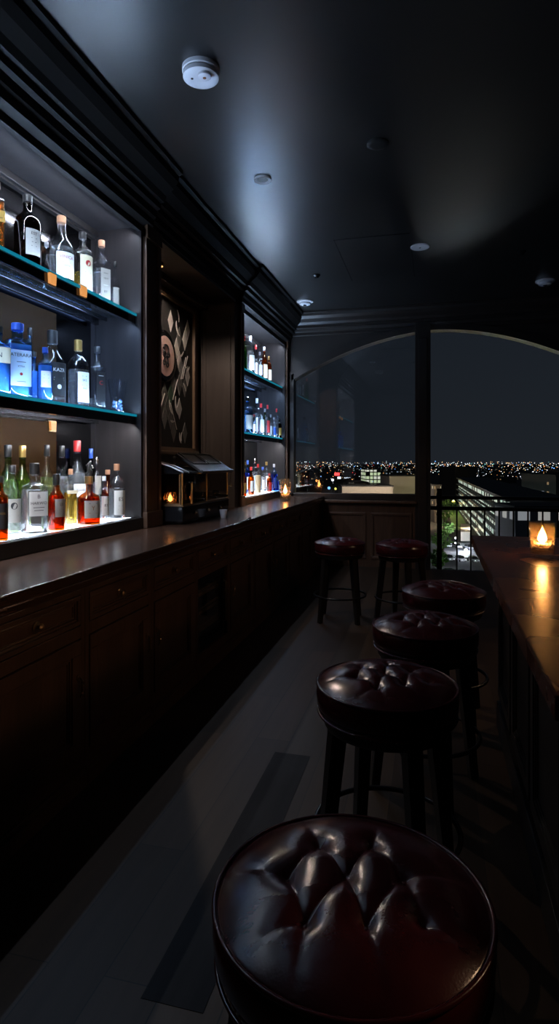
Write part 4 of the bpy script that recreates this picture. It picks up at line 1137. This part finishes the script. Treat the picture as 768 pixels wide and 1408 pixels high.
# ------------------------------------------------------------------ balcony outside
struct('floor_balcony', MB().box(-2.3, 2.6, YW + .14, YW + .75, -.22, -.12), M['wall'])
t = thing('balcony_railing', 'black metal balcony railing with thin upright bars outside the window', 'railing', (0, YW + .42, -.12))
yr = 0
MB().box(-2.1, 2.4, -.025, .025, .92, .96, .004).build('top_rail', M['black_metal'], t)
MB().box(-2.1, 2.4, -.02, .02, .785, .83).build('middle_rail', M['black_metal'], t)
MB().box(-2.1, 2.4, -.012, .012, .02, .05).build('bottom_rail', M['black_metal'], t)
for x in (-2.0, .075, 2.2):
    MB().box(x - .03, x + .03, -.03, .03, 0, 1.05, .004).build('post', M['black_metal'], t)
for k in range(26):
    x = -2.0 + .163 * k
    if abs(x - .075) < .05: continue
    MB().box(x - .009, x + .009, -.009, .009, .05, .805).build('bar', M['black_metal'], t)

# ------------------------------------------------------------------ night city
G = -25.0
def facade(name, wall, w1_, w2_, strength, lit=.5, sx=3.2, sz=3.2, mort=.7):
    m, nt, b = newmat(name)
    tc = node(nt, 'ShaderNodeTexCoord'); sp = node(nt, 'ShaderNodeSeparateXYZ'); lk(nt, tc.outputs['Object'], sp.inputs[0])
    ad = node(nt, 'ShaderNodeMath', operation='ADD'); lk(nt, sp.outputs[0], ad.inputs[0]); lk(nt, sp.outputs[1], ad.inputs[1])
    cb = node(nt, 'ShaderNodeCombineXYZ'); lk(nt, ad.outputs[0], cb.inputs[0]); lk(nt, sp.outputs[2], cb.inputs[1])
    br = node(nt, 'ShaderNodeTexBrick'); br.offset = 0; br.squash = 1
    br.inputs['Scale'].default_value = .1; br.inputs['Brick Width'].default_value = sx * .1; br.inputs['Row Height'].default_value = sz * .1
    br.inputs['Mortar Size'].default_value = mort * .1; br.inputs['Mortar Smooth'].default_value = 0
    br.inputs['Color1'].default_value = (0, 0, 0, 1); br.inputs['Color2'].default_value = (1, 1, 1, 1); br.inputs['Mortar'].default_value = (0, 0, 0, 1)
    lk(nt, cb.outputs[0], br.inputs['Vector'])
    rp = node(nt, 'ShaderNodeValToRGB'); rp.color_ramp.interpolation = 'CONSTANT'
    rp.color_ramp.elements[0].position = 0; rp.color_ramp.elements[0].color = (0, 0, 0, 1)
    rp.color_ramp.elements[1].position = 1 - lit; rp.color_ramp.elements[1].color = (*w1_, 1)
    e2 = rp.color_ramp.elements.new(1 - lit * .4); e2.color = (*w2_, 1)
    lk(nt, br.outputs['Color'], rp.inputs[0])
    b.inputs['Base Color'].default_value = (*wall, 1); b.inputs['Roughness'].default_value = .8
    ge = node(nt, 'ShaderNodeNewGeometry'); s2 = node(nt, 'ShaderNodeSeparateXYZ'); lk(nt, ge.outputs['Normal'], s2.inputs[0])
    ab = node(nt, 'ShaderNodeMath', operation='LESS_THAN'); lk(nt, s2.outputs[2], ab.inputs[0]); ab.inputs[1].default_value = .5
    ml = node(nt, 'ShaderNodeMath', operation='MULTIPLY'); lk(nt, ab.outputs[0], ml.inputs[0]); ml.inputs[1].default_value = strength
    lk(nt, rp.outputs[0], b.inputs['Emission Color']); lk(nt, ml.outputs[0], b.inputs['Emission Strength'])
    return m
M['f_lattice'] = facade('balcony_lattice_facade', (.02, .02, .02), (.55, .75, .62), (.85, .95, .8), 1.1, .6, 2.2, 2.5, .42)
M['f_grey'] = facade('grey_office_facade', (.25, .25, .26), (.6, .65, .7), (.9, .9, .85), .30, .45, 4.0, 3.5, .8)
M['f_dim'] = facade('dim_facade', (.035, .035, .04), (.9, .6, .3), (.7, .8, 1.), .22, .22, 4., 3.4, 1.2)
M['f_cool'] = facade('cool_facade', (.03, .035, .04), (.6, .8, 1.), (.9, .95, .9), .35, .3, 4., 3.4, 1.1)
M['f_warm'] = facade('warm_facade', (.05, .045, .04), (1., .7, .35), (.95, .9, .6), .4, .35, 4., 3.4, 1.1)
M['f_green'] = facade('lit_hall_facade', (.1, .1, .08), (.8, .95, .55), (1., 1., .8), .8, .9, 4., 4., .5)
M['f_slab'] = plain('balcony_concrete', (.10, .10, .10), .8)
M['pale'] = plain('pale_render', (.62, .55, .47), .8)
M['roof'] = plain('flat_roof', (.05, .05, .052), .9)
M['ground'] = plain('night_ground', (.02, .022, .02), .9, var=.5, vscale=.02)
M['road'] = plain('asphalt', (.05, .05, .055), .7)
M['lawn'] = plain('lawn', (.10, .22, .06), .9, var=.3, vscale=.3)
M['leaf'] = plain('tree_leaves', (.10, .20, .04), .8, var=.4, vscale=1.)
M['bark'] = plain('bark', (.08, .05, .03), .9)
M['car'] = plain('car_paint', (.35, .36, .38), .3, .3)
lampm = {c: emit('city_light_' + c, col, s) for c, col, s in (('white', (.9, .95, 1.), 2.2), ('warm', (1., .62, .28), 2.2), ('orange', (1., .32, .08), 2.), ('blue', (.15, .4, 1.), 2.4), ('cyan', (.3, .9, .9), 1.6), ('red', (1., .05, .05), 3.), ('yellow', (1., .85, .15), 2.))}
tag(MB().box(-9000, 9000, 40, 9000, G - .5, G).build('city_ground', M['ground']), 'dark ground of the city far below the balcony', 'ground', None, 'stuff')

def building(px0, px1, topy, D, depth, mat, label, roofbits=True, rot=None, nm='city_building'):
    a = depth_pt(px0, topy, D); b = depth_pt(px1, topy, D); top = a.z - G
    w = (b - a).length; c = (a + b) / 2
    t = thing(nm, label, 'building', (c.x, c.y, G), YAW if rot is None else rot)
    MB().box(-w / 2, w / 2, 0, depth, 0, top).build('wall_block', M[mat], t)
    MB().box(-w / 2 - .3, w / 2 + .3, -.3, depth + .3, top, top + .6).build('roof', M['roof'], t)
    if roofbits: MB().box(-w * .2, w * .05, depth * .3, depth * .6, top + .6, top + 2.5).build('roof_plant', M['roof'], t)
    return t
# long lattice-fronted block: runs from far left to near right
pa = depth_pt(630, 657, 330); pb = depth_pt(702, 690, 136)
pa.z = pb.z = G; dv = pb - pa; L_ = dv.length; ang = math.atan2(dv.y, dv.x)
t = thing('apartment_block', 'long apartment block with rows of lit balconies seen through the railing', 'building', pa, ang)
hgt = EYE - (690 - HOR) / F * 136 - G
MB().box(0, L_, 0, 13, 0, hgt).build('wall_block', M['f_lattice'], t)
MB().box(-.5, L_ + .5, -1.2, 13.5, hgt, hgt + .8).build('roof', M['roof'], t)
for k in range(5):
    z = hgt * (k + 1) / 6
    MB().box(0, L_, -1.4, 0, z - .15, z + .15).build('balcony_slab', M['f_slab'], t)
building(708, 815, 700, 118, 11, 'f_grey', 'pale grey office block with lit windows beyond the lit candle', False)
building(764, 830, 655, 210, 30, 'f_dim', 'taller dark block at the right frame edge beyond the railing')
building(597, 606, 668, 260, 14, 'f_warm', 'narrow warmly lit block right of the window post', False)
building(535, 573, 655, 330, 30, 'pale', 'pale low rendered block seen through the arched window beside the post', False)
building(470, 540, 669, 300, 20, 'pale', 'long low pale wall left of the pale block in the arched window', False)
building(503, 523, 646, 640, 40, 'f_green', 'brightly lit yellow-green hall among the city lights', False)
building(531, 536, 645, 600, 12, 'f_cool', 'thin white-lit tower left of the blue-lit block', False)
building(540, 557, 648, 700, 30, 'f_cool', 'low blue-lit block among the city lights', False)
building(625, 655, 643, 420, 40, 'roof', 'dark windowless block standing above the lattice building', False)
random.seed(21)
PL = []
for (qx, qd) in ((601, 265), (554, 345), (505, 310), (513, 660), (533, 606), (548, 715), (640, 440), (797, 225)):
    q = depth_pt(qx, 636, qd); PL.append((q.x, q.y, 28))
for i in range(95):
    D_ = random.uniform(420, 2600); px = random.uniform(395, 830)
    ty = HOR + (26 - random.uniform(3, 11)) / D_ * F
    wq = random.uniform(8, 22); dq = random.uniform(15, 60)
    cq = depth_pt(px + wq / 2, 636, D_ + dq / 2); rq = .6 * math.hypot(wq / F * D_, dq)
    if any(math.hypot(cq.x - a_, cq.y - b_) < rq + c_ for a_, b_, c_ in PL): continue
    PL.append((cq.x, cq.y, rq))
    building(px, px + wq, max(ty, 638.5), D_, dq, random.choice(['f_dim', 'f_dim', 'f_cool', 'f_warm']), 'low dark city block with scattered lit windows in the distance', False)
for o in S.objects:
    if o.get('label', '').startswith('low dark city block'): o['group'] = 'distant city blocks'
# thousands of far lights
for cname, cnt in (('white', 440), ('warm', 330), ('orange', 150), ('blue', 44), ('cyan', 60), ('red', 20)):
    mb = MB()
    for i in range(cnt):
        u = random.random(); D_ = 430 * (8500 / 430) ** (u ** .8)
        px = random.uniform(380, 840)
        ll = random.choice([.5, .7, .9, 1.2, 1.5]) * D_ / F * .55
        if cname == 'blue' : ll *= 1.2
        z = G + random.uniform(4, 17) + max(0, (D_ - 3500)) * .0062 * random.random()
        q = depth_pt(px, 636, D_); mb.box(q.x - ll / 2, q.x + ll / 2, q.y - ll / 2, q.y + ll / 2, z, z + ll)
    tag(mb.build('city_lights', lampm[cname]), 'scattered %s lights of the distant night city' % cname, 'city lights', None, 'stuff')
# streetlights and signs with a place of their own
def glow(px, py, D, r, c, label, nm='street_light', up=True, energy=0):
    q = depth_pt(px, py, D); t = thing(nm, label, 'street light' if nm == 'street_light' else 'sign', (q.x, q.y, G))
    h = q.z - G
    MB().tube([(0, 0, 0), (0, 0, h)], .12, 6).build('pole', M['black_metal'], t)
    if nm == 'street_light': MB().sphere((0, 0, h), r, 10, 8).build('lamp', lampm[c], t, smooth=True)
    else: MB().box(-r, r, -.3, .3, h - r * .6, h + r * .6).build('lit_board', lampm[c], t)
    if energy:
        small_light((q.x, q.y, q.z + .2 + r), energy, {'white': (.8, .9, 1.), 'yellow': (1., .85, .3), 'warm': (1., .7, .4), 'blue': (.4, .6, 1.)}.get(c, (1, .8, .5)), r)
glow(463, 652, 480, 2.0, 'red', 'glowing red sign board among the city lights', 'sign_board')
glow(466, 657, 470, 1.3, 'white', 'small white sign board under the red one', 'sign_board')
glow(435, 661, 420, .8, 'orange', 'bright orange street light in the left part of the window')
glow(457, 660, 400, .9, 'white', 'bright white street light below the red sign')
glow(452, 671, 380, .9, 'blue', 'blue street light low in the arched window')
glow(461, 672, 380, .7, 'yellow', 'yellow street light next to the blue one')
glow(640, 757, 176, .55, 'white', 'bright white street light over the parking lane below the balcony', energy=6000)
glow(623, 690, 300, .8, 'yellow', 'yellow street light beside the lit trees', energy=9000)
glow(605, 706, 250, .6, 'warm', 'warm street light among the lit trees', energy=8000)
glow(645, 729, 210, .6, 'cyan', 'cyan street light where the lawn meets the apartment block', energy=6000)
glow(618, 786, 143, .35, 'white', 'white street light lowest behind the railing bars', energy=6000)
glow(626, 740, 190, .3, 'white', 'small white street light behind the railing bars', energy=6000)
for px in (485, 520, 552):
    q = depth_pt(px, 664, 285); small_light((q.x, q.y, q.z), 5500, (1., .8, .6), .5)  # added floodlights without fixtures, brightening the pale blocks
# lawn, road
def ground_quad(pts, z, mat, name, label, cat):
    P = [at_h(x, y, G) for x, y in pts]; n = len(P)
    mb = MB().add([(p.x, p.y, G + z) for p in P] + [(p.x, p.y, G) for p in P], [tuple(range(n)), tuple(reversed(range(n, 2 * n)))] + [(i, i + n, (i + 1) % n + n, (i + 1) % n) for i in range(n)])
    tag(mb.build(name, M[mat]), label, cat)
ground_quad([(616, 700), (628, 700), (646, 729), (622, 729)], .10, 'lawn', 'lawn', 'green lit lawn beside the apartment block below', 'lawn')
ground_quad([(600, 746), (652, 746), (676, 800), (596, 800)], .05, 'road', 'parking_lane', 'asphalt parking lane far below the balcony', 'road')
ground_quad([(633, 731), (646, 731), (646, 744), (633, 744)], 3.0, 'pale', 'kiosk', 'small pale flat-roofed kiosk beside the lawn', 'kiosk')
def tree(px, py, D, s, label):
    q = at_h(px, py, G) if D is None else depth_pt(px, py, D)
    t = thing('street_tree', label, 'tree', (q.x, q.y, G))
    MB().tube([(0, 0, 0), (.1, 0, s * .5)], [.3, .18], 8).build('trunk', M['bark'], t)
    mb = MB()
    for k in range(90):
        a = random.uniform(0, 6.28); b2 = random.uniform(-1, 1); r = s * .42 * random.uniform(.5, 1.)
        c = (r * math.cos(a) * math.sqrt(1 - b2 * b2), r * math.sin(a) * math.sqrt(1 - b2 * b2), s * .68 + r * b2 * .8)
        m3 = MB().box(-.5, .5, -.35, .35, -.06, .06).xf(Matrix.Translation(Vector(c)) @ Matrix.Rotation(random.uniform(0, 3), 4, (random.random(), random.random(), .5)))
        mb.add(m3.v, m3.f)
    mb.build('crown', M['leaf'], t)
for px, py, s, lb in ((610, 725, 8, 'lit green tree nearest the lawn behind the railing'), (612, 745, 7, 'lit green tree in the middle of the row below the balcony'), (608, 765, 7, 'lit green tree above the parking lane'), (617, 712, 9, 'lit green tree furthest down the street'), (601, 790, 6, 'dim green tree at the foot of the view')):
    tree(px, py, None, s, lb)
def car(px, py, rz, mat, label):
    q = at_h(px, py, G + .1)
    t = thing('parked_car', label, 'car', (q.x, q.y, G + .06), rz, 'cars parked below the balcony')
    MB().box(-2.1, 2.1, -.85, .85, .3, .85, .15).build('body', M[mat], t)
    MB().prism([(-1.3, .85), (1.1, .85), (.7, 1.4), (-1.0, 1.4)], 'y', -.75, .75).build('cabin', M['black_gloss'], t)
    for x in (-1.3, 1.3):
        for y in (-.8, .8): MB().lathe([(.33, -.1), (.33, .1)], 14).xf(Matrix.Translation(Vector((x, y, .33))) @ Matrix.Rotation(PI / 2, 4, 'X')).build('wheel', M['black_plastic'], t)
    MB().box(2.08, 2.13, -.7, -.45, .55, .68).box(2.08, 2.13, .45, .7, .55, .68).build('headlights', lampm['white'], t)
for k, (px, py) in enumerate(((613, 752), (627, 753), (644, 755), (616, 770), (632, 771), (650, 772), (618, 790), (636, 792), (654, 794))):
    car(px, py, YAW - PI / 2 + .2, ['car', 'white_plastic', 'grey_plastic'][k % 3], 'parked car on the asphalt lane far below the balcony')

# ------------------------------------------------------------------ world
w = bpy.data.worlds.new('night'); S.world = w; w.use_nodes = True
nt = w.node_tree; bg = nt.nodes['Background']
tc = node(nt, 'ShaderNodeTexCoord'); sp = node(nt, 'ShaderNodeSeparateXYZ'); lk(nt, tc.outputs['Generated'], sp.inputs[0])
rp = node(nt, 'ShaderNodeValToRGB')
rp.color_ramp.elements[0].position = 0.0; rp.color_ramp.elements[0].color = (.0125, .0155, .0200, 1)
rp.color_ramp.elements[1].position = .35; rp.color_ramp.elements[1].color = (.0080, .0115, .0170, 1)
lk(nt, sp.outputs[2], rp.inputs[0]); lk(nt, rp.outputs[0], bg.inputs[0]); bg.inputs[1].default_value = 1.0
